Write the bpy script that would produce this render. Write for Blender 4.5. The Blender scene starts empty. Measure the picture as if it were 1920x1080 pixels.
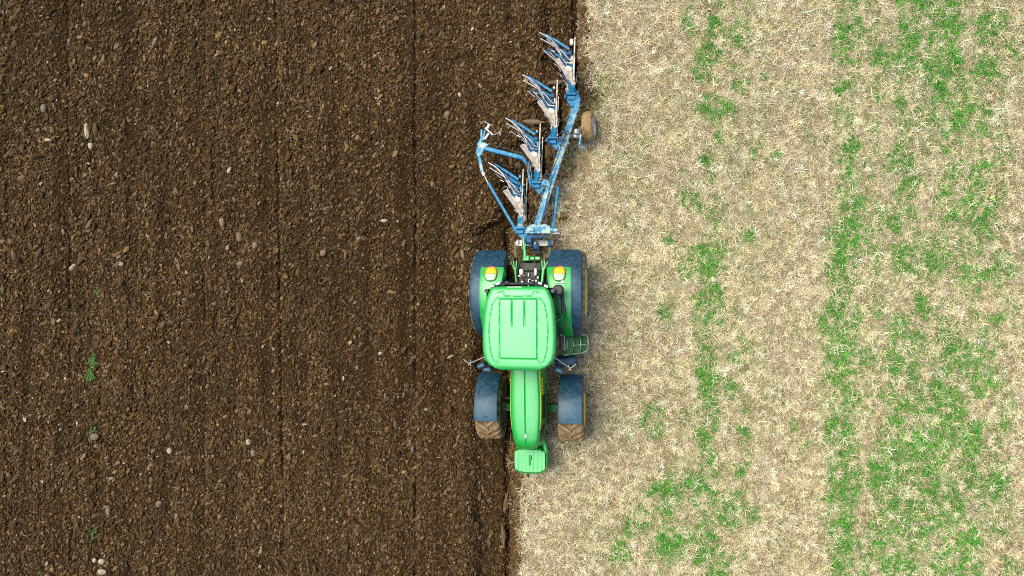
import bpy, bmesh, math, random
import numpy as np
from mathutils import Vector, Matrix

C = bpy.context.scene.collection
R = math.radians
PI = math.pi
rng = np.random.default_rng(7)
random.seed(7)

# ------------------------------------------------------------------ camera, world, sun, exposure
CAM_H = 18.0                       # drone height over the stubble
cam = bpy.data.cameras.new('camera'); co = bpy.data.objects.new('camera', cam); C.objects.link(co)
co.location = (0, 0, CAM_H); co.rotation_euler = (0, 0, 0)
cam.sensor_width = 36.0; cam.lens = 36.0 * CAM_H / 25.6; cam.clip_end = 2000
bpy.context.scene.camera = co

SUN_EL, SUN_AZ = R(60), R(150)     # azimuth as the direction towards the sun, counted from +x: low left, a little behind
w = bpy.data.worlds.new('World'); bpy.context.scene.world = w; w.use_nodes = True
nt = w.node_tree; nt.nodes.clear()
sky = nt.nodes.new('ShaderNodeTexSky'); sky.sky_type = 'NISHITA'; sky.sun_disc = False
sky.sun_elevation = SUN_EL; sky.sun_rotation = PI / 2 - SUN_AZ
sky.air_density = 1.0; sky.dust_density = 3.5; sky.ozone_density = 1.0
bg = nt.nodes.new('ShaderNodeBackground'); bg.inputs[1].default_value = 0.14
ow = nt.nodes.new('ShaderNodeOutputWorld')
nt.links.new(sky.outputs[0], bg.inputs[0]); nt.links.new(bg.outputs[0], ow.inputs[0])
sl = bpy.data.lights.new('sun', 'SUN'); sl.energy = 2.0; sl.angle = R(30); sl.color = (1.0, 0.92, 0.78)
so = bpy.data.objects.new('sun', sl); C.objects.link(so)
sd = Vector((math.cos(SUN_EL) * math.cos(SUN_AZ), math.cos(SUN_EL) * math.sin(SUN_AZ), math.sin(SUN_EL)))
so.rotation_euler = sd.to_track_quat('Z', 'Y').to_euler(); so.location = (-10, 5, 20)
vs = bpy.context.scene.view_settings
vs.view_transform = 'Standard'; vs.look = 'None'; vs.gamma = 1.0; vs.use_curve_mapping = False
vs.exposure = 0.5
bpy.context.scene.cycles.filter_width = 1.0
bpy.context.scene.cycles.use_denoising = False

# ------------------------------------------------------------------ helpers
def P(px, py, z):
    """the point at height z that the photo shows at pixel px, py"""
    k = (CAM_H - z) / 1350.0
    return Vector(((px - 960) * k, (540 - py) * k, z))

def smooth(a, b, x):
    t = np.clip((x - a) / (b - a), 0, 1); return t * t * (3 - 2 * t)

def vnoise(x, y, seed=0):
    xi = np.floor(x).astype(np.int64); yi = np.floor(y).astype(np.int64)
    fx = x - xi; fy = y - yi; fx = fx * fx * (3 - 2 * fx); fy = fy * fy * (3 - 2 * fy)
    def h(a, b):
        n = (a * 374761393 + b * 668265263 + seed * 974634777) & 0xffffffff
        n = ((n ^ (n >> 13)) * 1274126177) & 0xffffffff
        n = n ^ (n >> 16)
        return (n & 0xffff) / 65535.0
    return (h(xi, yi) * (1 - fx) + h(xi + 1, yi) * fx) * (1 - fy) + (h(xi, yi + 1) * (1 - fx) + h(xi + 1, yi + 1) * fx) * fy

def fbm(x, y, seed=0, o=4):
    s = 0; a = 0.5; t = 0
    for i in range(o):
        s = s + a * vnoise(x, y, seed + i * 17); t += a; a *= 0.55; x = x * 2.03 + 11.3; y = y * 2.03 + 5.7
    return s / t

def raw_mesh(name, V, F, mat, col=None, smooth_sh=False):
    """F: (n,k) int array"""
    me = bpy.data.meshes.new(name); n, k = F.shape
    me.vertices.add(len(V)); me.vertices.foreach_set('co', np.ascontiguousarray(V, dtype=np.float32).ravel())
    me.loops.add(n * k); me.loops.foreach_set('vertex_index', np.ascontiguousarray(F, dtype=np.int32).ravel())
    me.polygons.add(n); me.polygons.foreach_set('loop_start', np.arange(0, n * k, k, dtype=np.int32))
    me.update(calc_edges=True)
    if col is not None:
        a = me.color_attributes.new('tint', 'FLOAT_COLOR', 'POINT')
        c4 = np.ones((len(V), 4), dtype=np.float32); c4[:, :3] = col
        a.data.foreach_set('color', c4.ravel())
    me.polygons.foreach_set('use_smooth', np.full(n, smooth_sh, dtype=bool))
    me.materials.append(mat)
    o = bpy.data.objects.new(name, me); C.objects.link(o)
    return o

# ------------------------------------------------------------------ materials
def mat(name):
    m = bpy.data.materials.new(name); m.use_nodes = True
    t = m.node_tree; b = t.nodes['Principled BSDF']
    return m, t, b

def nz(t, scale, detail=4, coord='Object', rough=0.6):
    tc = t.nodes.new('ShaderNodeTexCoord'); n = t.nodes.new('ShaderNodeTexNoise')
    n.inputs['Scale'].default_value = scale; n.inputs['Detail'].default_value = detail; n.inputs['Roughness'].default_value = rough
    t.links.new(tc.outputs[coord], n.inputs['Vector']); return n

def ramp(t, src, stops):
    r = t.nodes.new('ShaderNodeValToRGB'); e = r.color_ramp.elements
    while len(e) < len(stops): e.new(0.5)
    for el, (p, c) in zip(e, stops): el.position = p; el.color = (*c, 1)
    t.links.new(src, r.inputs[0]); return r

def bump(t, b, src, strength, dist):
    bp = t.nodes.new('ShaderNodeBump'); bp.inputs['Strength'].default_value = strength; bp.inputs['Distance'].default_value = dist
    t.links.new(src, bp.inputs['Height']); t.links.new(bp.outputs[0], b.inputs['Normal'])

def worn(name, base, dirt, lo=0.5, hi=0.7, scale=6, rough=0.45, metal=0.0, top_dust_sheen=0.0, dust_sheen=(0.5, 0.62, 0.45), bstr=0.15):
    """painted or rubber surface with patches of dried dirt and, if asked, a dusty tone and painted sky sheen on the faces that look up"""
    m, t, b = mat(name)
    n = nz(t, scale, 6)
    r = ramp(t, n.outputs['Fac'], [(lo, base), (hi, dirt)])
    out = r.outputs[0]
    if top_dust_sheen > 0:  # mixes sky sheen, with a dusty film, into the colour of up-facing faces
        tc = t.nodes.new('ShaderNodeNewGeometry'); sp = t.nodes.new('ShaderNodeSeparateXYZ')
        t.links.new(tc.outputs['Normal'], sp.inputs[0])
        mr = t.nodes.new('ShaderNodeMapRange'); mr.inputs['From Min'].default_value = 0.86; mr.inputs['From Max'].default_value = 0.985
        mr.inputs['To Max'].default_value = top_dust_sheen
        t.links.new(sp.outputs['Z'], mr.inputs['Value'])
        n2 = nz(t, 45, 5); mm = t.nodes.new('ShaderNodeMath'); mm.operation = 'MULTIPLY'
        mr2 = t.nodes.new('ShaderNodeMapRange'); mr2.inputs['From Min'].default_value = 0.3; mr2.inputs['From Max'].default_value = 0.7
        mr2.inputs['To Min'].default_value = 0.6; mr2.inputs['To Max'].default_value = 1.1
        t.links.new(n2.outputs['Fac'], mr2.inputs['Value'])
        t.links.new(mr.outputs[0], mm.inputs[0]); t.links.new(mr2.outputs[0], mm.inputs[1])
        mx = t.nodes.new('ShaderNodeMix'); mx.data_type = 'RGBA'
        t.links.new(mm.outputs[0], mx.inputs[0]); t.links.new(out, mx.inputs[6]); mx.inputs[7].default_value = (*dust_sheen, 1)
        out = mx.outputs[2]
    t.links.new(out, b.inputs['Base Color'])
    b.inputs['Roughness'].default_value = rough; b.inputs['Metallic'].default_value = metal
    n3 = nz(t, 60, 3); bump(t, b, n3.outputs['Fac'], bstr, 0.004)
    return m
    return m

def attr_mat(name, rough=0.9, trans=0.0, bscale=0, bstr=0.5):
    m, t, b = mat(name)
    a = t.nodes.new('ShaderNodeAttribute'); a.attribute_name = 'tint'
    t.links.new(a.outputs['Color'], b.inputs['Base Color']); b.inputs['Roughness'].default_value = rough
    b.inputs['Specular IOR Level'].default_value = 0.25
    if bscale:
        n = nz(t, bscale, 5); bump(t, b, n.outputs['Fac'], bstr, 0.02)
    return m

M = {}
M['green'] = worn('green_paint', (0.004, 0.36, 0.035), (0.03, 0.36, 0.06), .4, .8, 5, .35, top_dust_sheen=.65, dust_sheen=(0.28, 0.76, 0.37))  # pale mint tops: sky highlight painted into the colour, slightly dusty
M['green_deep'] = worn('green_paint_dirty', (0.006, 0.22, 0.03), (0.09, 0.10, 0.04), .45, .75, 9, .5)
M['green_mid'] = worn('green_casting', (0.008, 0.30, 0.05), (0.02, 0.34, 0.08), .4, .8, 9, .5)
M['roof'] = worn('roof_green', (0.02, 0.42, 0.07), (0.04, 0.44, 0.09), .3, .8, 3, .4, top_dust_sheen=.75, dust_sheen=(0.27, 0.76, 0.36))  # bright sky sheen on the roof is painted in as a paler top tone
M['blackp'] = worn('fender_plastic', (0.003, 0.034, 0.068), (0.030, 0.090, 0.125), .42, .70, 9, .52, top_dust_sheen=.38, dust_sheen=(0.11, 0.23, 0.30))  # black plastic; bluish base and paler tops paint in the reflected sky
M['black'] = worn('black_parts', (0.012, 0.018, 0.026), (0.035, 0.035, 0.035), .4, .8, 6, .45)
M['grease'] = worn('greasy_casting', (0.008, 0.016, 0.008), (0.035, 0.05, 0.022), .42, .72, 9, .5)
M['glass'] = worn('cab_glass', (0.004, 0.035, 0.03), (0.008, 0.045, 0.035), .3, .7, 2, .06, bstr=0)
M['tyre'] = worn('dusty_tyre', (0.085, 0.078, 0.065), (0.26, 0.19, 0.10), .35, .62, 7, .9, bstr=.6)
M['tyre_mud'] = worn('muddy_tyre', (0.16, 0.10, 0.045), (0.40, 0.27, 0.12), .35, .62, 9, .95, bstr=.8)
M['tyre_side'] = worn('grey_sidewall', (0.20, 0.20, 0.18), (0.33, 0.31, 0.26), .4, .7, 5, .85)
M['rim'] = worn('yellow_rim', (0.78, 0.62, 0.06), (0.55, 0.42, 0.12), .5, .8, 6, .5)
M['yellow'] = worn('yellow_stripe', (0.80, 0.72, 0.03), (0.75, 0.70, 0.06), .5, .9, 9, .5)
M['orange'] = worn('orange_lens', (0.98, 0.50, 0.004), (0.98, 0.60, 0.01), .3, .8, 8, .18, bstr=0)
M['red'] = worn('red_lens', (0.62, 0.035, 0.01), (0.65, 0.06, 0.01), .3, .8, 8, .2, bstr=0)
M['clear'] = worn('clear_lens', (0.42, 0.58, 0.36), (0.55, 0.66, 0.46), .3, .8, 8, .15, bstr=0)
M['white'] = worn('white_plastic', (0.72, 0.74, 0.66), (0.6, 0.6, 0.5), .4, .8, 8, .45)
M['steel'] = worn('bare_steel', (0.50, 0.50, 0.50), (0.24, 0.22, 0.18), .4, .75, 14, .35, .6)
M['share'] = worn('scoured_share', (0.70, 0.66, 0.57), (0.30, 0.22, 0.13), .46, .66, 10, .45, .15)
M['strip'] = worn('mouldboard_strip', (0.66, 0.65, 0.66), (0.30, 0.24, 0.19), .48, .66, 9, .35, .15)
M['blue'] = worn('plough_blue', (0.001, 0.20, 0.42), (0.10, 0.38, 0.48), .50, .70, 11, .45, top_dust_sheen=.10, dust_sheen=(0.30, 0.55, 0.62))
M['blue_dusty'] = worn('plough_blue_dusty', (0.004, 0.25, 0.46), (0.44, 0.58, 0.52), .43, .60, 9, .6, top_dust_sheen=.1, dust_sheen=(0.52, 0.62, 0.58))
M['blue_dark'] = worn('plough_blue_dark', (0.006, 0.09, 0.22), (0.04, 0.16, 0.28), .45, .65, 12, .4)
M['khaki'] = worn('dirty_link', (0.10, 0.13, 0.05), (0.22, 0.18, 0.09), .4, .65, 10, .75)
M['hose'] = worn('hose_rubber', (0.03, 0.03, 0.03), (0.12, 0.10, 0.08), .45, .8, 12, .6)

# ------------------------------------------------------------------ the ground
EX0 = -0.05
TIPY = [1.68, 2.74, 3.75, 4.74]
STEP = [0.49, 0.41, 0.41, 0.41]
def edge(Y, rough=True):
    e = EX0 + 0 * Y
    for i, ty in enumerate(TIPY):
        e = e + STEP[i] * smooth(ty - 0.22, ty + 0.06, Y)
    if rough:
        near = 1 - smooth(8, 20, np.abs(Y))
        e = e + near * ((fbm(Y * 2.1, Y * 0 + 3.3, 5) - 0.5) * 0.10 + (vnoise(Y * 14, Y * 0, 9) - 0.5) * 0.045)
    return e

def axis(fine0, fine1, step, far):
    a = list(np.arange(fine0, fine1 + 1e-6, step)); s = step
    hi = [a[-1]]
    while hi[-1] < far: s *= 1.35; hi.append(hi[-1] + s)
    s = step; lo = [a[0]]
    while lo[-1] > -far and fine0 < 0: s *= 1.35; lo.append(lo[-1] - s)
    return np.array(list(reversed(lo[1:])) + a + hi[1:])

GROOVES = [(2.43, -0.0, 1.0), (5.82, 0.10, .75), (7.70, 0.0, .38), (11.08, 0.05, .6), (12.66, 0.0, .3), (4.10, 0.0, .25), (9.38, 0, .2)]
def soil_h(X, Y, d):
    """height of the ploughed ground; d = distance left of the furrow wall"""
    near = (1 - smooth(30, 80, np.abs(X) + np.abs(Y)))
    wob = (fbm(Y * .9, X * .02, 31) - .5) * .16 + (fbm(Y * 3.1, X * .5, 33) - .5) * .07
    loose = -0.035 + 0.018 * np.cos(2 * PI * (X + wob + 2.43) / 0.43) * fbm(X * .7, Y * .25, 3)
    loose = loose + (fbm(X * 1.3, Y * .8, 21, 3) - .5) * .10 + (fbm(X * 7, Y * 5, 41, 3) - .5) * .075 + (vnoise(X * 31, Y * 27, 51) - .5) * .045
    for gx, sl_, st in GROOVES:
        q = (X + wob * .6 + gx + sl_ * Y / 7.0) / 0.042
        loose = loose - 0.10 * st * np.exp(-q * q) * np.clip(2.4 * fbm(Y * 1.6, X * 0 + gx, 61, 3) - .55, .1, 1.3)
        q2 = (X + wob * .5 + gx + sl_ * Y / 7.0 - 0.16) / 0.13
        loose = loose + 0.03 * st * np.exp(-q2 * q2)
    heave = 0
    for ty in TIPY:
        heave = np.maximum(heave, np.exp(-((Y - ty - .45) / .42) ** 2))
    inwork = smooth(1.8, 2.3, Y) * (1 - smooth(5.3, 5.9, Y))
    bottom = -0.305 + (fbm(X * 5, Y * 3, 71, 3) - .5) * .10 + (fbm(X * 13, Y * 11, 73, 2) - .5) * .07 + (vnoise(X * 31, Y * 27, 51) - .5) * .04
    bottom = bottom + inwork * (-.02 + .22 * heave * smooth(.16, .42, d))
    bottom = bottom - .13 * np.exp(-((d - .085) / .055) ** 2)
    wv = (fbm(Y * 1.1, X * 0 + 1.7, 77) - .5) * .25
    t = smooth(.66 + wv, .98 + wv, d)
    return (bottom + (loose - bottom) * t) * near - 0.04 * (1 - near)

ys = axis(-8.8, 8.8, 0.028, 420)
ds = np.concatenate([[0, .006, .018, .03, .045, .06], axis(0.085, 15.6, 0.028, 420)])
YY, DD = np.meshgrid(ys, ds, indexing='ij')
E = edge(YY)
XX = E - DD
ZZ = soil_h(XX, YY, DD)
wall = smooth(0, .045, DD + (vnoise(YY * 20, DD * 30, 81) - .5) * .02 * (DD > 0))
ZZ = ZZ * np.where(DD <= .06, np.clip(wall, 0, 1), 1)
ZZ[:, 0] = 0.0
nY, nD = YY.shape
idx = np.arange(nY * nD).reshape(nY, nD)
F = np.stack([idx[:-1, :-1], idx[:-1, 1:], idx[1:, 1:], idx[1:, :-1]], -1).reshape(-1, 4)
m, t, b = mat('soil')
n = nz(t, 1.1, 6); r = ramp(t, n.outputs['Fac'], [(.32, (0.024, 0.012, 0.003)), (.52, (0.038, 0.020, 0.005)), (.72, (0.050, 0.028, 0.008))])
n2 = nz(t, 38, 5, rough=.7); r2 = ramp(t, n2.outputs['Fac'], [(.30, (0.45, 0.45, 0.45)), (.5, (1, 1, 1)), (.72, (1.9, 1.8, 1.7))])
mx = t.nodes.new('ShaderNodeMix'); mx.data_type = 'RGBA'; mx.blend_type = 'MULTIPLY'; mx.inputs[0].default_value = 1
t.links.new(r.outputs[0], mx.inputs[6]); t.links.new(r2.outputs[0], mx.inputs[7])
t.links.new(mx.outputs[2], b.inputs['Base Color']); b.inputs['Roughness'].default_value = .95; b.inputs['Specular IOR Level'].default_value = .2
n3 = nz(t, 26, 8, rough=.75); bump(t, b, n3.outputs['Fac'], 1.0, .05)
M['soil'] = m
V = np.stack([XX, YY, ZZ], -1).reshape(-1, 3)
g = raw_mesh('ploughed_soil', V, F, m, smooth_sh=True); g['kind'] = 'structure'

# the uncut stubble ground right of the furrow wall
def stub_h(X, Y, d):
    near = (1 - smooth(30, 80, np.abs(X) + np.abs(Y)))
    h = ((fbm(X * 1.1, Y * .7, 101, 3) - .5) * .07 + (fbm(X * 6, Y * 6, 111, 3) - .5) * .035) * smooth(0, .1, d)
    scr = (1 - smooth(1.0, 1.8, Y)) * (1 - smooth(.16, .30, d))          # strip scraped by the last pass
    scr = scr * (.6 + .8 * vnoise(Y * 2.3, d * 0, 119))
    crack = (1 - smooth(1.0, 1.8, Y)) * np.exp(-((d - .235 - .03 * vnoise(Y * 4, d * 0, 121)) / .022) ** 2) * smooth(.35, .6, vnoise(Y * 3.1, d * 0, 123))
    return (h - .05 * scr * smooth(0, .02, d) - .07 * crack + scr * (fbm(X * 16, Y * 12, 127, 2) - .5) * .05) * near
ys2 = axis(-8.8, 8.8, 0.05, 420)
ds2 = np.concatenate([[0, .01, .02, .04], axis(0.07, 14.2, 0.05, 420)])
YY, DD = np.meshgrid(ys2, ds2, indexing='ij'); XX = edge(YY) + DD
ZZ = stub_h(XX, YY, DD); ZZ[:, 0] = 0.003
nY, nD = YY.shape; idx = np.arange(nY * nD).reshape(nY, nD)
F = np.stack([idx[:-1, :-1], idx[1:, :-1], idx[1:, 1:], idx[:-1, 1:]], -1).reshape(-1, 4)
m, t, b = mat('stubble_ground')
n = nz(t, .9, 6); r = ramp(t, n.outputs['Fac'], [(.33, (0.20, 0.135, 0.068)), (.5, (0.28, 0.20, 0.105)), (.68, (0.36, 0.27, 0.15))])
n2 = nz(t, 30, 6, rough=.75); r2 = ramp(t, n2.outputs['Fac'], [(.30, (0.40, 0.40, 0.38)), (.5, (1, 1, 1)), (.70, (1.6, 1.6, 1.55))])
mx = t.nodes.new('ShaderNodeMix'); mx.data_type = 'RGBA'; mx.blend_type = 'MULTIPLY'; mx.inputs[0].default_value = 1
t.links.new(r.outputs[0], mx.inputs[6]); t.links.new(r2.outputs[0], mx.inputs[7])
t.links.new(mx.outputs[2], b.inputs['Base Color']); b.inputs['Roughness'].default_value = .95; b.inputs['Specular IOR Level'].default_value = .2
bump(t, b, n2.outputs['Fac'], .8, .03)
g = raw_mesh('stubble_field', np.stack([XX, YY, ZZ], -1).reshape(-1, 3), F, m, smooth_sh=True); g['kind'] = 'structure'

# ------------------------------------------------------------------ loose clods on the ploughed side (stuff)
def ico():
    bm = bmesh.new(); bmesh.ops.create_icosphere(bm, subdivisions=1, radius=1)
    v = np.array([x.co[:] for x in bm.verts]); f = np.array([[x.index for x in q.verts] for q in bm.faces]); bm.free(); return v, f
IV, IF = ico()
OV = np.array([[1, 0, 0], [-1, 0, 0], [0, 1, 0], [0, -1, 0], [0, 0, 1], [0, 0, -1]], float)
OF = np.array([[0, 2, 4], [2, 1, 4], [1, 3, 4], [3, 0, 4], [2, 0, 5], [1, 2, 5], [3, 1, 5], [0, 3, 5]])

def rocks(V0, F0, n, x, y, z, size, elong, ang, seed, flat=.65, sink=.15):
    r_ = np.random.default_rng(seed); k = len(V0)
    v = np.broadcast_to(V0, (n, k, 3)) * (1 + r_.uniform(-.42, .30, (n, k, 1)))
    s = np.stack([size, size * elong, size * r_.uniform(flat - .2, flat + .2, n)], -1)
    v = v * s[:, None, :]
    # tilt about y' then turn about z
    ti = r_.normal(0, .35, n); c, s_ = np.cos(ti)[:, None], np.sin(ti)[:, None]
    yy, zz = v[..., 1] * c - v[..., 2] * s_, v[..., 1] * s_ + v[..., 2] * c
    c, s_ = np.cos(ang)[:, None], np.sin(ang)[:, None]
    X_ = v[..., 0] * c - yy * s_; Y_ = v[..., 0] * s_ + yy * c
    out = np.stack([X_ + x[:, None], Y_ + y[:, None], zz + (z + size * (flat - sink))[:, None]], -1).reshape(-1, 3)
    f = (F0[None] + (np.arange(n) * k)[:, None, None]).reshape(-1, 3)
    return out, f

def soil_points(n, seed):
    r_ = np.random.default_rng(seed)
    y = r_.uniform(-8.3, 8.3, n); x = r_.uniform(-14.2, 1.75, n); e = edge(y); d = e - x
    ok = d > .05
    # fewer clods on the furrow bottom, more along the ridges
    dens = .35 + 1.1 * fbm(x * .9, y * .45, 131, 3) ** 1.3 + .25 * np.cos(2 * PI * (x + 2.3) / .86)
    dens = dens + .5 * sum(np.exp(-((x - c_) / .28) ** 2) for c_ in (-10.5, -7.1, -5.2, -1.2)) * fbm(x * 2, y * 1.2, 137, 2)
    dens = np.where(d < .65, dens * .8, dens)
    for gx, sl_, st in GROOVES:
        q = (x + gx + sl_ * y / 7.0) / 0.05
        dens = dens * (1 - .7 * min(1, st) * np.exp(-q * q))
    ok &= r_.uniform(0, 1, n) < dens
    x, y, d = x[ok], y[ok], d[ok]
    return x, y, soil_h(x, y, d), d

CL = np.array([[.064, .033, .009], [.092, .052, .015], [.114, .073, .027], [.094, .062, .029], [.155, .106, .052], [.084, .047, .013], [.070, .041, .013]])
VS, FS, CS = [], [], []; off = 0
for (n0, base, lo, hi, V0, F0, seed) in [(330000, .0115, .6, 2.1, OV, OF, 1), (95000, .0200, .7, 2.0, IV, IF, 2), (11000, .032, .7, 2.1, IV, IF, 3)]:
    x, y, z, d = soil_points(n0, seed); n = len(x); r_ = np.random.default_rng(seed + 50)
    size = base * np.clip(r_.lognormal(0, .33, n), lo, hi) * np.where(d < .65, .8, 1)
    ang = r_.normal(-.35, .55, n)
    v, f = rocks(V0, F0, n, x, y, z, size, r_.uniform(1.0, 2.3, n) + (r_.uniform(0, 1, n) < .12) * .9, ang, seed + 90)
    c = CL[r_.integers(0, len(CL), n)] * np.exp(r_.normal(0, .34, (n, 1)) + .7 * (fbm(x * 2.4, y * .55, 141, 4) - .5)[:, None]) * (1 + r_.normal(0, .035, (n, 3)))
    pale = r_.uniform(0, 1, n) < (.002 if base < .015 else .007)
    c[pale] = np.array([.36, .30, .20]) * r_.uniform(.6, 1.35, (pale.sum(), 1))
    VS.append(v); FS.append(f + off); off += len(v); CS.append(np.repeat(c, len(V0), axis=0))
n = 44000; r_ = np.random.default_rng(77); y = r_.uniform(-8.3, 8.3, n); dd_ = np.abs(r_.normal(0, .13, n)) + .0
front = y < 1.6; dd_ = np.where(front, np.where(np.arange(n) % 4 > 0, r_.uniform(0, .25, n), dd_ * 1.1), dd_ * .7); dd_ = np.where((y > -.5) & (y < 5) & (np.arange(n) % 2 > 0), dd_ * 3.2, dd_); x = edge(y) + dd_; z = stub_h(x, y, dd_)
v, f = rocks(IV, IF, n, x, y, z, .013 * r_.lognormal(0, .45, n), r_.uniform(1, 2.4, n), r_.normal(0, .8, n), 78)
VS.append(v); FS.append(f + off); off += len(v); CS.append(np.repeat(CL[r_.integers(0, len(CL), n)] * np.exp(r_.normal(.25, .3, (n, 1))), len(IV), axis=0))
o = raw_mesh('soil_clods', np.concatenate(VS), np.concatenate(FS), attr_mat('clods', .93, bscale=60, bstr=.5), np.clip(np.concatenate(CS), 0, 1))
o['kind'] = 'stuff'; o['label'] = 'loose brown clods and small stones strewn over the ploughed soil'; o['category'] = 'clods'

# ------------------------------------------------------------------ straw and grass on the uncut side (stuff)
def blades(x, y, z, ang, length, lift, bend, width, col, seed):
    """curved ribbons, three cross sections each"""
    n = len(x); r_ = np.random.default_rng(seed)
    dx, dy = np.cos(ang), np.sin(ang); px_, py_ = -dy, dx
    T = np.array([0, .5, 1.0]); W = np.array([1, .85, .25])
    roll = r_.uniform(-.6, .6, n)
    out = np.empty((n, 6, 3))
    for i in range(3):
        s = length * T[i]; lat = bend * length * T[i] ** 2
        cx = x + dx * s * np.cos(lift) + px_ * lat; cy = y + dy * s * np.cos(lift) + py_ * lat
        cz = z + s * np.sin(lift) - T[i] ** 2 * length * np.sin(lift) * .35
        wx = width * W[i] * .5
        for j, sg in enumerate((-1, 1)):
            out[:, i * 2 + j, 0] = cx + sg * px_ * wx * np.cos(roll)
            out[:, i * 2 + j, 1] = cy + sg * py_ * wx * np.cos(roll)
            out[:, i * 2 + j, 2] = cz + sg * wx * np.sin(roll)
    q = np.array([[0, 2, 3, 1], [2, 4, 5, 3]])
    f = (q[None] + (np.arange(n) * 6)[:, None, None]).reshape(-1, 4)
    return out.reshape(-1, 3), f, np.repeat(col, 6, axis=0)

# green patches: centre in photo pixels at ground level, radius in pixels
GP = [(655,80,25),(765,110,30),(865,140,30),(740,210,34),(715,275,18),(755,400,38),(740,365,25),(960,275,18),(740,600,25),(680,745,35),(730,980,50),(650,1015,25),
(1265,130,35),(1260,195,35),(1245,215,30),(1250,560,25),(1250,590,30),(1220,715,18),(1255,640,28),(1255,800,50),(1270,870,45),(1180,870,25),(1485,75,40),(1490,150,35),(1480,500,30),(1455,600,40),
(1430,820,30),(1455,980,45),(1380,210,30),(1465,250,40),(1500,15,35),(1600,20,40),(1620,130,55),(1600,250,50),(1680,210,30),(1590,350,35),(1600,440,40),(1660,455,25),
(1790,100,50),(1870,190,20),(1780,270,25),(1765,410,25),(1750,480,30),(1660,635,22),(1750,665,35),(1640,800,35),(1760,780,50),(1750,890,30),(1570,960,40),(1250,950,35),
(1240,1030,50),(1750,1040,30),(1840,1000,30),(905,890,22),(590,895,18),(835,270,15),(865,330,20),(985,575,12),(900,580,15),(1455,365,25),(1370,370,15),(1480,690,30),(1380,590,20)]
GQ = [(1240,30,40),(1200,120,50),(1290,110,25),(1240,200,45),(1230,290,45),(1190,335,30),(1545,60,40),(1530,190,30),(1450,160,40),(1330,250,25),(1620,240,40),(1440,280,45),
(1500,310,30),(1700,270,50),(1750,340,40),(1400,400,25),(1240,430,40),(1280,430,25),(1210,530,40),(1590,440,60),(1640,470,60),(1440,500,35),(1450,610,50),(1560,600,60),
(1720,560,50),(1230,710,35),(1290,715,30),(1235,800,40),(1400,700,50),(1550,690,50),(1600,770,50),(1440,830,50),(1240,920,50),(1380,930,45),(1540,930,30),(1230,1010,30),
(1440,1040,40),(1490,1040,25),(1330,1040,30),(1600,1040,40),(1570,840,50),(1820,750,35),(1830,350,25),(1830,120,22),(1800,890,20),(1710,940,30),(1660,990,40),
(530,760,30),(700,755,45),(600,760,40),(560,810,35),(460,890,35),(580,950,60),(400,1000,30),(690,960,40),(780,1050,40),(700,1000,30),(820,830,45),(900,850,25),
(845,680,25),(800,360,25),(835,265,20),(720,330,30),(560,95,25),(730,130,35),(740,30,35),(1100,590,18),(1040,510,15),(860,550,20),(720,560,25),(520,490,40)]
PATCH = [(960 + a / 2, b_ / 2, c_ / 2) for a, b_, c_ in GP] + [(960 + a / 2, 540 + b_ / 2, c_ / 2) for a, b_, c_ in GQ]
PATCH = [((a - 960) / 75, (540 - b_) / 75, c_ / 75) for a, b_, c_ in PATCH]
def green_map(x, y):
    g_ = np.zeros_like(x)
    wx = x + (fbm(x * 2.2, y * 2.2, 201, 4) - .5) * .55; wy = y + (fbm(x * 2.2, y * 2.2, 211, 4) - .5) * .55
    for cx, cy, rr in PATCH:
        rr = rr * 1.22
        q = ((wx - cx) ** 2 + ((wy - cy) * .85) ** 2) / (rr * rr)
        g_ = np.maximum(g_, np.exp(-q * q * .5) * (.75 + .25 * min(1, rr / .3)))
    rows = [(1275, .22, 14), (1330, .75, 18), (1395, .22, 14), (1440, .14, 10), (1560, .3, 10), (1588, 1.0, 17), (1640, .55, 13), (1695, .9, 16), (1728, .45, 10), (1760, .9, 18), (1800, .6, 12), (1830, .8, 16), (1880, .45, 14), (1908, .3, 10)]
    band = 0
    for cx, st, wd in rows:
        c0 = (cx - 960) / 75 + (fbm(y * .6, y * 0 + cx, 251, 2) - .5) * .35
        band = band + st * np.exp(-((x - c0) / (wd / 75 * 1.15)) ** 2)
    band = np.minimum(band, 1)
    low = .55 + .45 * smooth(1, -4, y)
    nn = fbm(x * 3.4, y * 2.0, 221, 4)
    fine = smooth(.34, .60, fbm(x * 10, y * 8, 225, 3))
    return np.clip(np.maximum(g_ * (.22 + .90 * fine), smooth(.30, .56, nn) * (.22 + .80 * fine) * band * (low + .28)), 0, 1)

def straw_density(x, y, d):
    dn = .72 + .55 * smooth(.30, .62, fbm(x * 2.6, y * 2.1, 231, 4)) + .3 * np.exp(-((x - 7.2) / .6) ** 2) + .18 * np.sin(2 * PI * x / 1.05 + 1.0) * smooth(1.5, 2.5, x)
    dn = dn * np.where((y < 1.5) & (d < .24), .16, 1) * (1 - .5 * np.exp(-(d / .12) ** 2))
    dn = dn * (.78 + .22 * smooth(.3, 1.6, d))
    dn = dn * (1 - .55 * (1 - smooth(.5, 1.7, d)) * smooth(-5.0, -3.2, y) * (1 - smooth(4.5, 5.5, y)) * (.7 + .8 * (fbm(x * 2, y * 2, 271, 3) > .45)))
    dn = np.maximum(dn, .1) * (1 - .4 * (1 - smooth(.3, .8, d)) * smooth(.8, 1.6, y) * (1 - smooth(5.5, 6.2, y)))
    return dn

STRAW = np.array([[.71, .62, .37], [.60, .51, .31], [.77, .68, .47], [.40, .31, .18], [.62, .55, .27], [.45, .39, .26], [.74, .65, .43], [.66, .57, .38]])
r_ = np.random.default_rng(300)
VS, FS, CS = [], [], []; off = 0
def add_blades(*a):
    global off
    v, f, c = blades(*a); VS.append(v); FS.append(f + off); CS.append(c); off += len(v)
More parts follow.
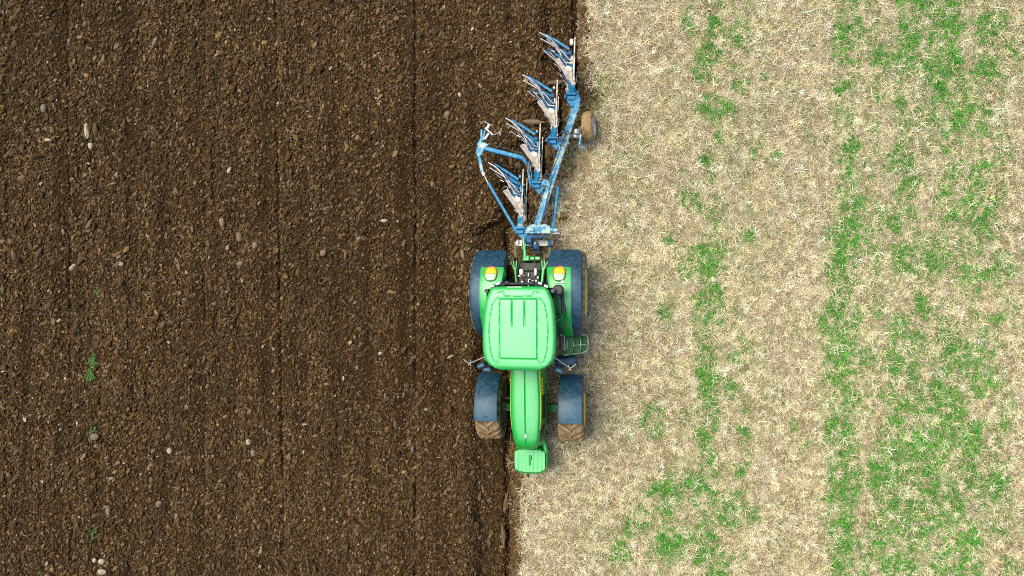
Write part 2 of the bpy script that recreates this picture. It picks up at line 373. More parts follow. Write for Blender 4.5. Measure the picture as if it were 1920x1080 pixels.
# tufts
nt_ = 14000
ty = r_.uniform(-8.2, 8.2, nt_); tx = edge(ty) + r_.uniform(0.02, 14.3, nt_)
d = tx - edge(ty)
gm = green_map(tx, ty)
ok = (r_.uniform(0, 1, nt_) < straw_density(tx, ty, d) * (1 - .6 * gm)); tx, ty, d = tx[ok], ty[ok], d[ok]
nb = r_.integers(7, 19, len(tx)); ti = np.repeat(np.arange(len(tx)), nb); n = len(ti)
tl = np.repeat(r_.uniform(.09, .19, len(tx)), nb)
tc_ = np.repeat(STRAW[r_.integers(0, len(STRAW), len(tx))] * np.exp(r_.normal(.10, .18, (len(tx), 1))), nb, axis=0)
x = tx[ti] + r_.normal(0, .02, n); y = ty[ti] + r_.normal(0, .02, n)
z = stub_h(x, y, x - edge(y, False))
add_blades(x, y, z, r_.uniform(0, 2 * PI, n), tl * r_.uniform(.6, 1.25, n), r_.uniform(.08, 1.0, n), r_.normal(0, .22, n), r_.uniform(.009, .016, n), tc_ * np.exp(r_.normal(0, .12, (n, 1))), 301)
# loose straw
n = 230000
y = r_.uniform(-8.2, 8.2, n); x = edge(y) + r_.uniform(-0.02, 14.3, n); d = x - edge(y)
ok = r_.uniform(0, 1, n) < straw_density(x, y, d) * (1 - .70 * green_map(x, y)); x, y, d = x[ok], y[ok], d[ok]; n = len(x)
z = stub_h(x, y, d) + r_.uniform(0.003, .03, n)
add_blades(x, y, z, r_.uniform(0, 2 * PI, n), r_.uniform(.05, .17, n), r_.normal(.05, .14, n), r_.normal(0, .22, n), r_.uniform(.006, .012, n), STRAW[r_.integers(0, len(STRAW), n)] * np.exp(r_.normal(-.20, .30, (n, 1))), 302)
n = 2600; y = r_.uniform(-8.3, 8.3, n); x = r_.uniform(-14, 1.6, n); d = edge(y) - x; ok = (d > .05) & (r_.uniform(0, 1, n) < .12 + .9 * np.exp(-d / .8)); x, y, d = x[ok], y[ok], d[ok]; n = len(x)
add_blades(x, y, soil_h(x, y, d) + .02, r_.uniform(0, 2 * PI, n), r_.uniform(.05, .16, n), r_.normal(.1, .2, n), r_.normal(0, .22, n), r_.uniform(.006, .012, n), STRAW[r_.integers(0, len(STRAW), n)] * np.exp(r_.normal(-.7, .4, (n, 1))), 305)
o = raw_mesh('straw_stubble', np.concatenate(VS), np.concatenate(FS), attr_mat('straw', .75), np.clip(np.concatenate(CS), 0, .92))
o['kind'] = 'stuff'; o['label'] = 'pale dry straw and stubble tufts covering the unploughed field'; o['category'] = 'stubble'
# grass
VS, FS, CS = [], [], []; off = 0
n = 860000
y = r_.uniform(-8.2, 8.2, n); x = edge(y) + r_.uniform(.4, 14.3, n)
gm = green_map(x, y)
ok = r_.uniform(0, 1, n) < gm ** 1.0 * 1.0 + (.05 + .22 * smooth(.40, .70, fbm(x * 3, y * 1.2, 261, 3))) * smooth(.3, 3, x); x, y, gm = x[ok], y[ok], gm[ok]; n = len(x)
z = stub_h(x, y, x - edge(y, False))
GR = np.array([[.04, .29, .010], [.075, .42, .015], [.03, .15, .022], [.20, .38, .05], [.08, .27, .03], [.03, .17, .03]])
hue = fbm(x * .8, y * .8, 241, 2)[:, None]
gc = GR[r_.integers(0, len(GR), n)] * np.exp(r_.normal(0, .2, (n, 1))) * (.8 + .5 * hue)
add_blades(x, y, z, r_.uniform(0, 2 * PI, n), r_.uniform(.04, .11, n) * (.75 + .6 * gm), r_.uniform(.2, 1.2, n), r_.normal(0, .2, n), r_.uniform(.008, .014, n), gc, 303)
o = raw_mesh('green_grass', np.concatenate(VS), np.concatenate(FS), attr_mat('grass', .6), np.clip(np.concatenate(CS), 0, .9))
o['kind'] = 'stuff'; o['label'] = 'patches of short green grass growing in rows between the straw'; o['category'] = 'grass'

# ------------------------------------------------------------------ mesh builder for things
CENTRE = {}
class MB:
    def __init__(s): s.v = []; s.f = []
    def add(s, v, f, Mx=None):
        o = len(s.v)
        s.v += [(Mx @ Vector(p)) if Mx else Vector(p) for p in v]
        s.f += [tuple(i + o for i in q) for q in f]; return s
    def bm(s, bm, Mx=None):
        bm.verts.index_update()
        s.add([v.co.copy() for v in bm.verts], [[v.index for v in f.verts] for f in bm.faces], Mx); bm.free(); return s
    def box(s, c, size, bev=0, Mx=None, seg=1):
        bm = bmesh.new(); bmesh.ops.create_cube(bm, size=1)
        for v in bm.verts: v.co = Vector((v.co.x * size[0], v.co.y * size[1], v.co.z * size[2]))
        if bev: bmesh.ops.bevel(bm, geom=list(bm.edges), offset=bev, segments=seg, affect='EDGES', profile=.5)
        T = Matrix.Translation(Vector(c))
        return s.bm(bm, T @ Mx if Mx else T)
    def bar(s, p0, p1, w_, h_, bev=.01, up=(0, 0, 1)):
        """box from p0 to p1, w_ sideways, h_ along up"""
        p0, p1 = Vector(p0), Vector(p1); y_ = (p1 - p0); L = y_.length; y_.normalize()
        x_ = y_.cross(Vector(up)); x_.normalize(); z_ = x_.cross(y_)
        Mx = Matrix((x_, y_, z_)).transposed().to_4x4()
        return s.box((p0 + p1) / 2, (w_, L, h_), bev, Mx)
    def tube(s, pts, r, n=10, r1=None):
        pts = [Vector(p) for p in pts]; k = len(pts); v = []; f = []
        for i, p in enumerate(pts):
            d = (pts[min(i + 1, k - 1)] - pts[max(i - 1, 0)]).normalized()
            a = Vector((0, 0, 1)) if abs(d.z) < .9 else Vector((1, 0, 0))
            u = d.cross(a).normalized(); q = d.cross(u)
            rr = r if r1 is None else r + (r1 - r) * i / (k - 1)
            v += [p + (u * math.cos(2 * PI * j / n) + q * math.sin(2 * PI * j / n)) * rr for j in range(n)]
        for i in range(k - 1):
            for j in range(n): f.append((i * n + j, i * n + (j + 1) % n, (i + 1) * n + (j + 1) % n, (i + 1) * n + j))
        f.append(tuple(range(n - 1, -1, -1))); f.append(tuple((k - 1) * n + j for j in range(n)))
        return s.add(v, f)
    def lathe(s, prof, c, n=48, axis_='x', closed=False):
        """prof [(along axis, radius)]"""
        v = []; f = []; k = len(prof)
        for a, r in prof:
            for j in range(n):
                t_ = 2 * PI * j / n; p = (a, r * math.cos(t_), r * math.sin(t_))
                if axis_ == 'z': p = (p[1], p[2], p[0])
                if axis_ == 'y': p = (p[2], p[0], p[1])
                v.append(Vector(c) + Vector(p))
        for i in range(k if closed else k - 1):
            i2 = (i + 1) % k
            for j in range(n): f.append((i * n + j, i2 * n + j, i2 * n + (j + 1) % n, i * n + (j + 1) % n))
        if not closed:
            f.append(tuple(range(n))); f.append(tuple((k - 1) * n + j for j in range(n - 1, -1, -1)))
        return s.add(v, f)
    def loft(s, secs, cap=True, closed=True):
        v = []; f = []; n = len(secs[0])
        for q in secs: v += list(q)
        for i in range(len(secs) - 1):
            for j in range(n if closed else n - 1):
                f.append((i * n + j, i * n + (j + 1) % n, (i + 1) * n + (j + 1) % n, (i + 1) * n + j))
        if cap and closed:
            f.append(tuple(range(n - 1, -1, -1))); f.append(tuple((len(secs) - 1) * n + j for j in range(n)))
        return s.add(v, f)
    def strip(s, pts, hv, th):
        """a bent plate: runs through pts, hv (vector or list) across, thickness th"""
        pts = [Vector(p) for p in pts]; secs = []; k = len(pts)
        for i, p in enumerate(pts):
            h = Vector(hv[i]) if isinstance(hv, list) else Vector(hv)
            d = (pts[min(i + 1, k - 1)] - pts[max(i - 1, 0)]).normalized(); nrm = d.cross(h).normalized() * th / 2
            secs.append([p - h / 2 - nrm, p + h / 2 - nrm, p + h / 2 + nrm, p - h / 2 + nrm])
        return s.loft(secs)
    def poly(s, pts, hv):
        """a flat plate: outline pts pushed along hv"""
        n = len(pts); hv = Vector(hv); pts = [Vector(p) for p in pts]
        return s.add(pts + [p + hv for p in pts], [tuple(range(n - 1, -1, -1)), tuple(range(n, 2 * n))] + [(i, (i + 1) % n, n + (i + 1) % n, n + i) for i in range(n)])
    def build(s, name, m, parent=None, smooth_deg=35):
        v = np.array([p[:] for p in s.v]); c = (v.min(0) + v.max(0)) / 2
        if parent is None: c[2] = v[:, 2].min()
        me = bpy.data.meshes.new(name); me.from_pydata([tuple(p) for p in (v - c)], [], s.f)
        bm = bmesh.new(); bm.from_mesh(me); bmesh.ops.recalc_face_normals(bm, faces=bm.faces); bm.to_mesh(me); bm.free()
        me.materials.append(m)
        if smooth_deg:
            me.polygons.foreach_set('use_smooth', [True] * len(me.polygons)); me.set_sharp_from_angle(angle=R(smooth_deg))
        o = bpy.data.objects.new(name, me); C.objects.link(o)
        CENTRE[o] = Vector(c)
        if parent is not None:
            o.parent = parent; o.location = Vector(c) - CENTRE[parent]
        else: o.location = c
        return o

def build_each(b, name, m, parent, smooth_deg=35):
    """every loose piece collected in b becomes a part of its own"""
    par = list(range(len(b.v)))
    def find(i):
        while par[i] != i: par[i] = par[par[i]]; i = par[i]
        return i
    for f in b.f:
        r0 = find(f[0])
        for i in f[1:]: par[find(i)] = r0
    gr = {}
    for f in b.f: gr.setdefault(find(f[0]), []).append(f)
    out = []
    for fs_ in gr.values():
        ids = sorted({i for f in fs_ for i in f}); mp = {i: k for k, i in enumerate(ids)}
        q = MB(); q.v = [b.v[i] for i in ids]; q.f = [tuple(mp[i] for i in f) for f in fs_]
        out.append(q.build(name, m, parent, smooth_deg))
    return out

def empty(name, c, parent=None):
    o = bpy.data.objects.new(name, None); C.objects.link(o); CENTRE[o] = Vector(c)
    o.empty_display_size = .2
    if parent is not None: o.parent = parent; o.location = Vector(c) - CENTRE[parent]
    return o

# ------------------------------------------------------------------ THE TRACTOR (local frame: x right in the photo, y backwards, z up, front wheels at -y)
TILT = R(-9)
tr = empty('tractor', (0, -1.5, 0))
tr.location = (0.60, -1.5, -0.165); tr.rotation_euler = (0, TILT, 0)
tr['label'] = 'green tractor with yellow wheel rims leaning into the furrow, plough hitched behind'; tr['category'] = 'tractor'
YR, YF = -0.10, -2.90

# chassis and engine
b_ = MB(); b_.box((0, -2.1, .88), (.46, 3.0, .62), .05); b_.box((0, -.35, .95), (.62, 1.0, .55), .06); b_.box((0, -3.45, .78), (.4, .55, .45), .04)
b_.tube([(.28, -2.2, .75), (.28, -3.2, .8)], .05); b_.tube([(-.28, -2.2, .75), (-.28, -3.2, .8)], .05)
b_.build('chassis', M['grease'], tr)
b_ = MB()
for s in (-1, 1):
    b_.tube([(0, YR, .97), (s * .85, YR, .97)], .16, 14, .12)
b_.build('rear_axle', M['green_deep'], tr)
b_ = MB(); b_.loft([[(x_, YF + dy, z_) for dy, z_ in ((-.09, .62), (.09, .62), (.09, .80 - abs(x_) * .04), (-.09, .80 - abs(x_) * .04))] for x_ in (-.78, -.3, 0, .3, .78)])
b_.build('front_axle', M['green_deep'], tr)
b_ = MB()
for s in (-1, 1):
    b_.tube([(s * .12, YF + .18, .80), (s * .68, YF + .24, .78)], .022, 8); b_.tube([(s * .20, YF - .16, .86), (s * .66, YF + .0, .92)], .018, 8)
    b_.box((s * .70, YF + .05, .80), (.10, .22, .20), .03)
build_each(b_, 'steering_rod', M['khaki'], tr)

# wheels
def tyre_profile(wd, r_out, r_in):
    h = wd / 2; d = r_out - r_in
    return [(-h * .70, r_in), (-h * .88, r_in + d * .18), (-h * 1.0, r_in + d * .48), (-h * .97, r_out - d * .22), (-h * .86, r_out - d * .06), (-h * .5, r_out - d * .015), (0, r_out),
            (h * .5, r_out - d * .015), (h * .86, r_out - d * .06), (h * .97, r_out - d * .22), (h * 1.0, r_out - .52 * d), (h * .88, r_in + d * .18), (h * .70, r_in)]
def wheel(cx, cy, rad, wd, rr, nl, mt, side):
    c = (cx, cy, rad)
    wh = empty('wheel', c, tr)
    h = wd / 2
    b = MB(); b.lathe(tyre_profile(wd, rad - .045, rr), c, 64)
    ty_ = b.build('tyre', M['tyre_side'] if rad > .85 else M['tyre'], wh)
    lg = MB()
    for k in range(nl):
        for sg in (-1, 1):
            a0 = 2 * PI * (k + (.5 if sg > 0 else 0)) / nl; secs = []
            for u in (-.04, .25, .5, .75, .94, 1.0):
                a = a0 - .30 * u * (2.0 * PI / nl) * 4.3 * (1 - .25 * u)
                ro = rad - .004 if u < .9 else rad - .05; ri = rad - .07 if u < .9 else rad - .12
                if u == 1.0: ro = rad - .16; ri = rad - .2
                aw = (.030 + .010 * u) / rad * (1.35 if rad > .85 else 1.15)
                xx = cx + sg * h * (u if u > 0 else u) * 1.02
                q = []
                for rr_, ww in ((ri, aw * 1.35), (ro, aw), (ro, -aw), (ri, -aw * 1.35)):
                    q.append((xx, cy + rr_ * math.cos(PI / 2 + (a + ww)), rad + rr_ * math.sin(PI / 2 + (a + ww))))
                secs.append(q)
            lg.loft(secs)
    lg.build('tread', mt, wh)
    o_ = side
    hi_, ho_ = (1, 1.36) if side > 0 else (1.36, 1)
    pr = [(cx - h * .72 * hi_, rr + .012), (cx - h * .66 * hi_, rr - .03), (cx - h * .2 * o_, rr - .07), (cx + h * .66 * ho_, rr - .03), (cx + h * .72 * ho_, rr + .012), (cx + h * .72 * ho_, rr + .02), (cx - h * .72 * hi_, rr + .02)]
    b = MB(); b.lathe([(p[0], p[1]) for p in pr], (0, cy, rad), 56, closed=True)
    b.lathe([(cx + o_ * h * .30, rr - .05), (cx + o_ * h * .34, rr - .05), (cx + o_ * h * .15, rr * .55), (cx + o_ * h * .22, rr * .32), (cx + o_ * h * .22, .02), (cx + o_ * h * .12, .02), (cx + o_ * h * .05, rr * .55)], (0, cy, rad), 48, closed=True)
    rim = b.build('rim', M['rim'], wh)
    hb = MB(); hb.lathe([(cx + o_ * h * .05, .15), (cx + o_ * h * .40, .15), (cx + o_ * h * .46, .11), (cx + o_ * h * .55, .10), (cx + o_ * h * .56, .02)], (0, cy, rad), 24)
    for j in range(8):
        a = j * PI / 4; hb.lathe([(cx + o_ * h * .15, .018), (cx + o_ * h * .30, .018), (cx + o_ * h * .31, .012)], (0, cy + .2 * math.cos(a) * rr / .4, rad + .2 * math.sin(a) * rr / .4), 8)
    hb.build('hub', M['rim'], wh)
for s in (-1, 1):
    wheel(s * 1.03, YR, .97, .585, .54, 22, M['tyre'], s)
    wheel(s * .98, YF, .76, .60, .38, 20, M['tyre_mud'], s)

# rear fenders: black extension all over, green panel on top
def arc_shell(x0f, x1f, yc, zc, r, a0, a1, n, th, lip_out, lip_in, s, rnd=.05, flatten=0):
    secs = []
    for i in range(n + 1):
        u = i / n; a = R(a0 + (a1 - a0) * u); x0, x1 = x0f(u), x1f(u)
        rr = r
        if flatten: rr = r * (1 - flatten * (math.sin(a) ** 8) * .5)
        prof = [(x0, -lip_in), (x0, -rnd), (x0 + rnd * .3, -rnd * .3), (x0 + rnd, 0), ((x0 + x1) / 2, .012), (x1 - rnd, 0), (x1 - rnd * .3, -rnd * .3), (x1, -rnd), (x1, -lip_out)]
        q = [(xx, dr) for xx, dr in prof] + [(xx + (th if k < 4 else (-th if k > 4 else 0)), dr - (th if 1 < k < 7 else 0)) for k, (xx, dr) in reversed(list(enumerate(prof)))]
        secs.append([(s * xx, yc + (rr + dr) * math.cos(a), zc + (rr + dr) * math.sin(a)) for xx, dr in q])
    return secs
for s in (-1, 1):
    b_ = MB(); b_.loft(arc_shell(lambda u: .49 + .28 * max(0, u - .45), lambda u: 1.25 + .04 * math.sin(PI * min(1, u * 1.1)), YR, .97, 1.065, 22, 166, 36, .02, .13, .24, s, .09)); b_.build('fender_extension', M['blackp'], tr)
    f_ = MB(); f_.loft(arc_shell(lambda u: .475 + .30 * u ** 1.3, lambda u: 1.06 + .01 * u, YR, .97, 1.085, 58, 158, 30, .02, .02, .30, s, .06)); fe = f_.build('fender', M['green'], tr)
    # tail lamp on the green panel
    a = R(68); c = Vector((s * .775, YR + 1.10 * math.cos(a), .97 + 1.10 * math.sin(a)))
    T = Matrix.Translation(c) @ Matrix.Rotation(-(PI / 2 - a), 4, 'X')
    def dome(y0, y1, sx, sy, hz, base=0):
        v = []; f = []; n1, n2 = 8, 20
        ys_ = [y0 + (y1 - y0) * i / n1 for i in range(n1 + 1)]
        for yy in ys_:
            wv_ = math.sqrt(max(0, 1 - abs(yy) ** 2.6)) ** .9
            for j in range(n2 + 1):
                t_ = PI * j / n2; v.append((sx * wv_ * math.cos(t_), sy * yy, base + hz * (wv_ ** .6) * (math.sin(t_) ** .5)))
        for i in range(n1):
            for j in range(n2): f.append((i * (n2 + 1) + j, i * (n2 + 1) + j + 1, (i + 1) * (n2 + 1) + j + 1, (i + 1) * (n2 + 1) + j))
        for i in (0, n1): f.append(tuple(i * (n2 + 1) + j for j in range(n2 + 1)))
        return v, f
    q = MB(); v, f = dome(-1, 1, .150, .19, .045, -.02); q.add(v, f, T); lp = q.build('tail_lamp', M['green_deep'], tr)
    q = MB(); v, f = dome(.02, .86, .128, .175, .05); q.add(v, f, T); q.build('indicator_lens', M['orange'], lp)
    q = MB(); v, f = dome(-.86, -.02, .128, .175, .047); q.add(v, f, T); q.build('clear_lens', M['clear'], lp)
    q = MB()
    q.tube([T @ Vector((.132 * math.sqrt(max(0, 1 - abs(yy) ** 2.6)) ** .9 * sg, .175 * yy, .018)) for sg, yy in [(-1, .0), (-1, .3), (-1, .6), (-1, .85), (-1, .95), (0, 1.0), (1, .95), (1, .85), (1, .6), (1, .3), (1, .0)]], .012, 6)
    q.build('lens_rim', M['red'], lp)
# small pale plate on the right fender
b_ = MB(); b_.box((.80, .12, 2.062), (.30, .012, .05), .004); b_.box((.86, .14, 2.075), (.07, .05, .03), .008); build_each(b_, 'fender_bracket', M['white'], tr)

# front fenders
for s in (-1, 1):
    b_ = MB(); b_.loft(arc_shell(lambda u: .70, lambda u: 1.265, YF, .76, .865, 12, 103, 26, .014, .07, .05, s, .035)); ff = b_.build('front_fender', M['blackp'], tr)
    e_ = MB()
    for ad, kind in ((62, 'ring'), (56, 'bar'), (62, 'dot'), (96, 'bar')):
        a = R(ad); c = Vector((s * .98, YF + .879 * math.cos(a), .76 + .879 * math.sin(a))); T = Matrix.Translation(c) @ Matrix.Rotation(-(PI / 2 - a), 4, 'X')
        if kind == 'ring': e_.tube([T @ Vector((.062 * math.cos(k * PI / 8), .05 * math.sin(k * PI / 8), 0)) for k in range(17)], .0065, 6)
        elif kind == 'dot': e_.box((0, 0, 0), (.05, .03, .016), .004, T); e_.v[-24:] = e_.v[-24:]
        else: e_.box((0, 0, 0), (.13, .022, .02), .006, T)
    build_each(e_, 'embossed_mark', M['blackp'], ff)
    k_ = MB(); k_.tube([(s * .70, YF + .1, .78), (s * .68, YF + .22, 1.2), (s * .80, YF + .28, 1.57)], .022, 8); k_.build('fender_stay', M['black'], tr)

# cab
b_ = MB()
b_.loft([[(sx * hw, y, z) for sx, y in ((-1, .02), (1, .02), (1, -1.30), (.72, -1.58), (-.72, -1.58), (-1, -1.30))] for z, hw in ((.95, .60), (1.30, .66), (1.62, .70))])
b_.build('cab_floor', M['black'], tr)
def cabpt(sx, y, z):      # side of the cab leans in towards the roof
    hw = .765 - .05 * (z - 1.6) / 1.3
    return Vector((sx * hw, y, z))
for s in (-1, 1):
    g_ = MB(); g_.add([cabpt(s, -.10, 1.62), cabpt(s, -1.35, 1.62), cabpt(s, -1.35, 2.82), cabpt(s, -.10, 2.82)], [(0, 1, 2, 3)]); g_.add([cabpt(s, -.10, 1.62) * 1 - Vector((s * .012, 0, 0)), cabpt(s, -1.35, 1.62) - Vector((s * .012, 0, 0)), cabpt(s, -1.35, 2.82) - Vector((s * .012, 0, 0)), cabpt(s, -.10, 2.82) - Vector((s * .012, 0, 0))], [(3, 2, 1, 0)])
    g_.build('side_window', M['glass'], tr, 0)
    b_ = MB()
    b_.tube([cabpt(s, -.06, 1.55), cabpt(s, -.06, 2.85)], .045, 8); b_.tube([cabpt(s, -1.38, 1.55), cabpt(s, -1.38, 2.85)], .035, 8)
    b_.tube([cabpt(s * 1.02, -.62, 1.6), cabpt(s * 1.02, -.62, 2.85)], .03, 8); b_.tube([cabpt(s, -.02, 1.60), cabpt(s, -1.40, 1.60)], .04, 8)
    b_.build('cab_pillar', M['black'], tr)
    b_ = MB(); b_.tube([cabpt(s * 1.045, -.70, 1.75), cabpt(s * 1.06, -.70, 2.0), cabpt(s * 1.06, -.70, 2.35), cabpt(s * 1.045, -.70, 2.5)], .012, 6); b_.build('grab_handle', M['steel'], tr)
g_ = MB(); g_.box((0, .0, 2.22), (1.34, .012, 1.2), .003); g_.build('rear_window', M['glass'], tr)
g_ = MB(); g_.box((0, -1.56, 2.1), (1.0, .012, 1.3), .003); g_.build('windscreen', M['glass'], tr)
b_ = MB(); b_.lathe([(2.30, .02), (2.30, .10), (2.36, .115), (2.58, .115), (2.62, .09), (2.62, .01)], (.80, -.04, 0), 20, 'z'); b_.box((.86, -.30, 2.15), (.06, .55, .10), .02); b_.build('air_intake', M['black'], tr)
b_ = MB(); b_.tube([(.80, -.12, 2.25), (.93, -.45, 2.12), (.90, -.8, 2.05)], .010, 6); b_.tube([(.76, -.88, 2.25), (.96, -.86, 2.22)], .02, 6); b_.build('door_stay', M['black'], tr)

# roof as a moulded sheet with grooves
def roof_hw(y):
    ks = [(.03, .56), (-.06, .635), (-.25, .715), (-.60, .765), (-1.0, .785), (-1.35, .775), (-1.52, .735), (-1.63, .65), (-1.70, .53), (-1.745, .38)]
    ks = ks[::-1]
    return np.interp(y, [k[0] for k in ks], [k[1] for k in ks])
def seg_dist(x, y, a, b2):
    ax, ay = a; bx, by = b2; L2 = (bx - ax) ** 2 + (by - ay) ** 2
    t_ = np.clip(((x - ax) * (bx - ax) + (y - ay) * (by - ay)) / L2, 0, 1)
    return np.hypot(x - ax - t_ * (bx - ax), y - ay - t_ * (by - ay))
def mirrored(segs): return segs + [((-a[0], a[1]), (-b2[0], b2[1])) for a, b2 in segs]
GS = mirrored([((.405, -.22), (.405, -1.50)), ((.135, -.24), (.135, -.80)), ((.405, -.20), (.47, -.22)), ((.47, -.22), (.56, -.34)), ((.56, -.34), (.615, -.60)), ((.615, -.60), (.635, -.95)), ((.635, -.95), (.61, -1.30)), ((.61, -1.30), (.54, -1.56)), ((.54, -1.56), (.46, -1.60)), ((.46, -1.60), (.405, -1.50)),
               ((.33, -.06), (.29, -.17)), ((.29, -.17), (0, -.18)), ((.33, -.06), (.45, -.10)), ((.405, -1.50), (.44, -1.56)), ((.44, -1.56), (.52, -1.70)), ((0, -1.50), (.405, -1.50))]) + [((0, -.225), (.405, -.225)), ((0, -.225), (-.405, -.225))]
ny, nx = 170, 150
vv = np.linspace(.03, -1.745, ny); uu = np.linspace(-1, 1, nx)
U, Vv = np.meshgrid(uu, vv); HW = roof_hw(Vv); X_ = U * HW
ey = np.minimum((Vv - (-1.745)) / .14, (.03 - Vv) / .10); ex = (1 - np.abs(U)) * HW / .10
em = np.clip(np.minimum(ey, ex), 0, 1)
Z_ = 2.90 + .045 * np.sqrt(np.clip(1 - (1 - em) ** 2, 0, 1)) * 1.6 + .045 * (1 - (X_ / .8) ** 2) - .05 * ((Vv + .85) / .9) ** 4
gd = np.full_like(X_, 9.)
for a, b2 in GS: gd = np.minimum(gd, seg_dist(X_, Vv, a, b2))
Z_ = Z_ - .014 * np.exp(-(gd / .010) ** 2)
inner = (np.abs(X_) < .405) & (Vv < -.225) & (Vv > -1.50)
Z_ = Z_ + .012 * smooth(0, .03, np.where(inner, np.minimum(gd, .05), 0))
top = np.stack([X_, Vv, Z_], -1).reshape(-1, 3)
idx = np.arange(ny * nx).reshape(ny, nx)
fs = np.stack([idx[:-1, :-1], idx[1:, :-1], idx[1:, 1:], idx[:-1, 1:]], -1).reshape(-1, 4).tolist()
loop = list(idx[0, :]) + list(idx[1:, -1]) + list(idx[-1, :-1][::-1]) + list(idx[1:-1, 0][::-1])
vl = [tuple(p) for p in top]; nl_ = len(loop); base = len(vl)
for dz, sc in ((-.05, 1.012), (-.13, 1.0), (-.17, .96), (-.17, .5)):
    for i in loop: vl.append((top[i][0] * sc, (top[i][1] + .85) * sc - .85, 2.90 + dz))
prev = loop
for k in range(4):
    cur = [base + k * nl_ + i for i in range(nl_)]
    for i in range(nl_): fs.append([prev[i], prev[(i + 1) % nl_], cur[(i + 1) % nl_], cur[i]])
    prev = cur
fs.append(prev)
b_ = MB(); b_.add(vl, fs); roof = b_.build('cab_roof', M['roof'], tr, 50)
for sx in (-1, 1):
    b_ = MB(); b_.lathe([(0, .035), (.012, .033), (.018, .02), (.019, .004)], (sx * .47, -.90, 2.975), 16, 'z'); b_.build('roof_cap', M['white'], roof)
b_ = MB(); b_.box((-.09, .012, 2.935), (.32, .035, .012), .003, Matrix.Rotation(R(25), 4, 'X')); b_.build('roof_sticker', M['white'], roof)
b_ = MB(); b_.tube([(-.62, -.10, 2.86), (-.5, .03, 2.86), (-.3, .085, 2.87), (0, .095, 2.87), (.3, .085, 2.87), (.5, .03, 2.86), (.62, -.10, 2.86)], .028, 8)
b_.box((-.25, .09, 2.85), (.14, .05, .07), .015); b_.box((.12, .095, 2.85), (.18, .04, .07), .015); lb = b_.build('light_rail', M['black'], tr)
for px_, py_, face in ((-.56, .03, -.4), (-.44, .085, -.3), (-.26, .11, 0), (.28, .11, 0), (.45, .09, .3), (.58, .03, .5)):
    b_ = MB(); T = Matrix.Translation((px_, py_, 2.86)) @ Matrix.Rotation(-face, 4, 'Z')
    b_.box((0, 0, 0), (.11, .09, .12), .035, T, 3); wl = b_.build('work_light', M['black'], tr)
    if abs(px_) > .3:
        b_ = MB(); b_.box((0, .0, 0), (.09, .05, .02), .009, T @ Matrix.Translation((0, .01, .064)), 2); b_.build('lens', M['white'] if abs(px_) < .5 or px_ > 0 else M['steel'], wl)

# hood: lofted sections
ST = [(-1.50, 2.04, .26, .34), (-1.75, 2.03, .275, .36), (-2.1, 2.01, .295, .385), (-2.5, 1.98, .31, .405), (-2.9, 1.94, .305, .405), (-3.2, 1.89, .285, .38), (-3.42, 1.83, .26, .345), (-3.56, 1.77, .235, .31), (-3.66, 1.69, .20, .27), (-3.71, 1.58, .17, .24)]
secs = []
for y, zt, tw, sw in ST:
    pr = [(0, zt - .012), (.02, zt + .004), (tw * .6, zt), (tw * .92, zt - .012), (tw, zt - .028), (tw + .035, zt - .070), (tw + .045, zt - .16), (tw + .06, zt - .27), (tw + .10, zt - .50), (tw + .10, 1.12)]
    secs.append([(x_, y, z_) for x_, z_ in pr] + [(-x_, y, z_) for x_, z_ in reversed(pr[1:])])
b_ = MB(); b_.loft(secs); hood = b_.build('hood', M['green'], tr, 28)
def hood_at(y, k, s=1):
    ys_ = [q[0] for q in ST][::-1]
    out = []
    for i in (1, 2, 3): out.append(float(np.interp(y, ys_, [q[i] for q in ST][::-1])))
    zt, tw, sw = out
    pr = [(tw + .035, zt - .070), (tw + .045, zt - .16), (tw + .06, zt - .27), (tw + .10, zt - .50)]
    a, bb = pr[int(k)], pr[min(int(k) + 1, 3)]; t_ = k - int(k)
    return Vector((s * (a[0] + (bb[0] - a[0]) * t_ + .006), y, a[1] + (bb[1] - a[1]) * t_ + .004))
for s in (-1, 1):
    b_ = MB(); yy = np.linspace(-1.6, -3.22, 24)
    secs = [[hood_at(y, .02, s), hood_at(y, 1.1, s), hood_at(y, 1.1, s) + Vector((-s * .02, 0, -.01)), hood_at(y, .02, s) + Vector((-s * .02, 0, -.01))] for y in yy]
    b_.loft(secs); b_.build('yellow_stripe', M['yellow'], hood)
    b_ = MB()
    for y0, y1 in ((-2.05, -2.12), (-2.14, -2.18), (-2.20, -2.27), (-2.29, -2.36), (-2.38, -2.42)):
        b_.loft([[hood_at(y, 1.25, s), hood_at(y, 2.3, s), hood_at(y, 2.3, s) + Vector((-s * .02, 0, -.01)), hood_at(y, 1.25, s) + Vector((-s * .02, 0, -.01))] for y in (y0, y1)])
    build_each(b_, 'hood_marking', M['yellow'], hood)
    for y0, y1, k0, k1 in ((-2.45, -3.0, 1.9, 2.9), (-3.15, -3.55, 1.2, 2.9)):
        b_ = MB(); b_.loft([[hood_at(y, k0, s), hood_at(y, k1, s), hood_at(y, k1, s) + Vector((-s * .03, 0, 0)), hood_at(y, k0, s) + Vector((-s * .03, 0, 0))] for y in np.linspace(y0, y1, 6)])
        gr = b_.build('side_grille', M['black'], hood)
b_ = MB(); b_.poly([(0 + .02 * math.sin(a) * (1.0), -3.36 + .055 * math.cos(a), 1.858 - .0 + .012 * math.cos(a)) for a in np.linspace(0, 2 * PI, 12, endpoint=False)], (0, 0, .008)); b_.build('hood_emblem', M['white'], hood)
b_ = MB(); b_.box((0, -3.70, 1.38), (.40, .03, .38), .01); b_.build('front_grille', M['black'], tr)

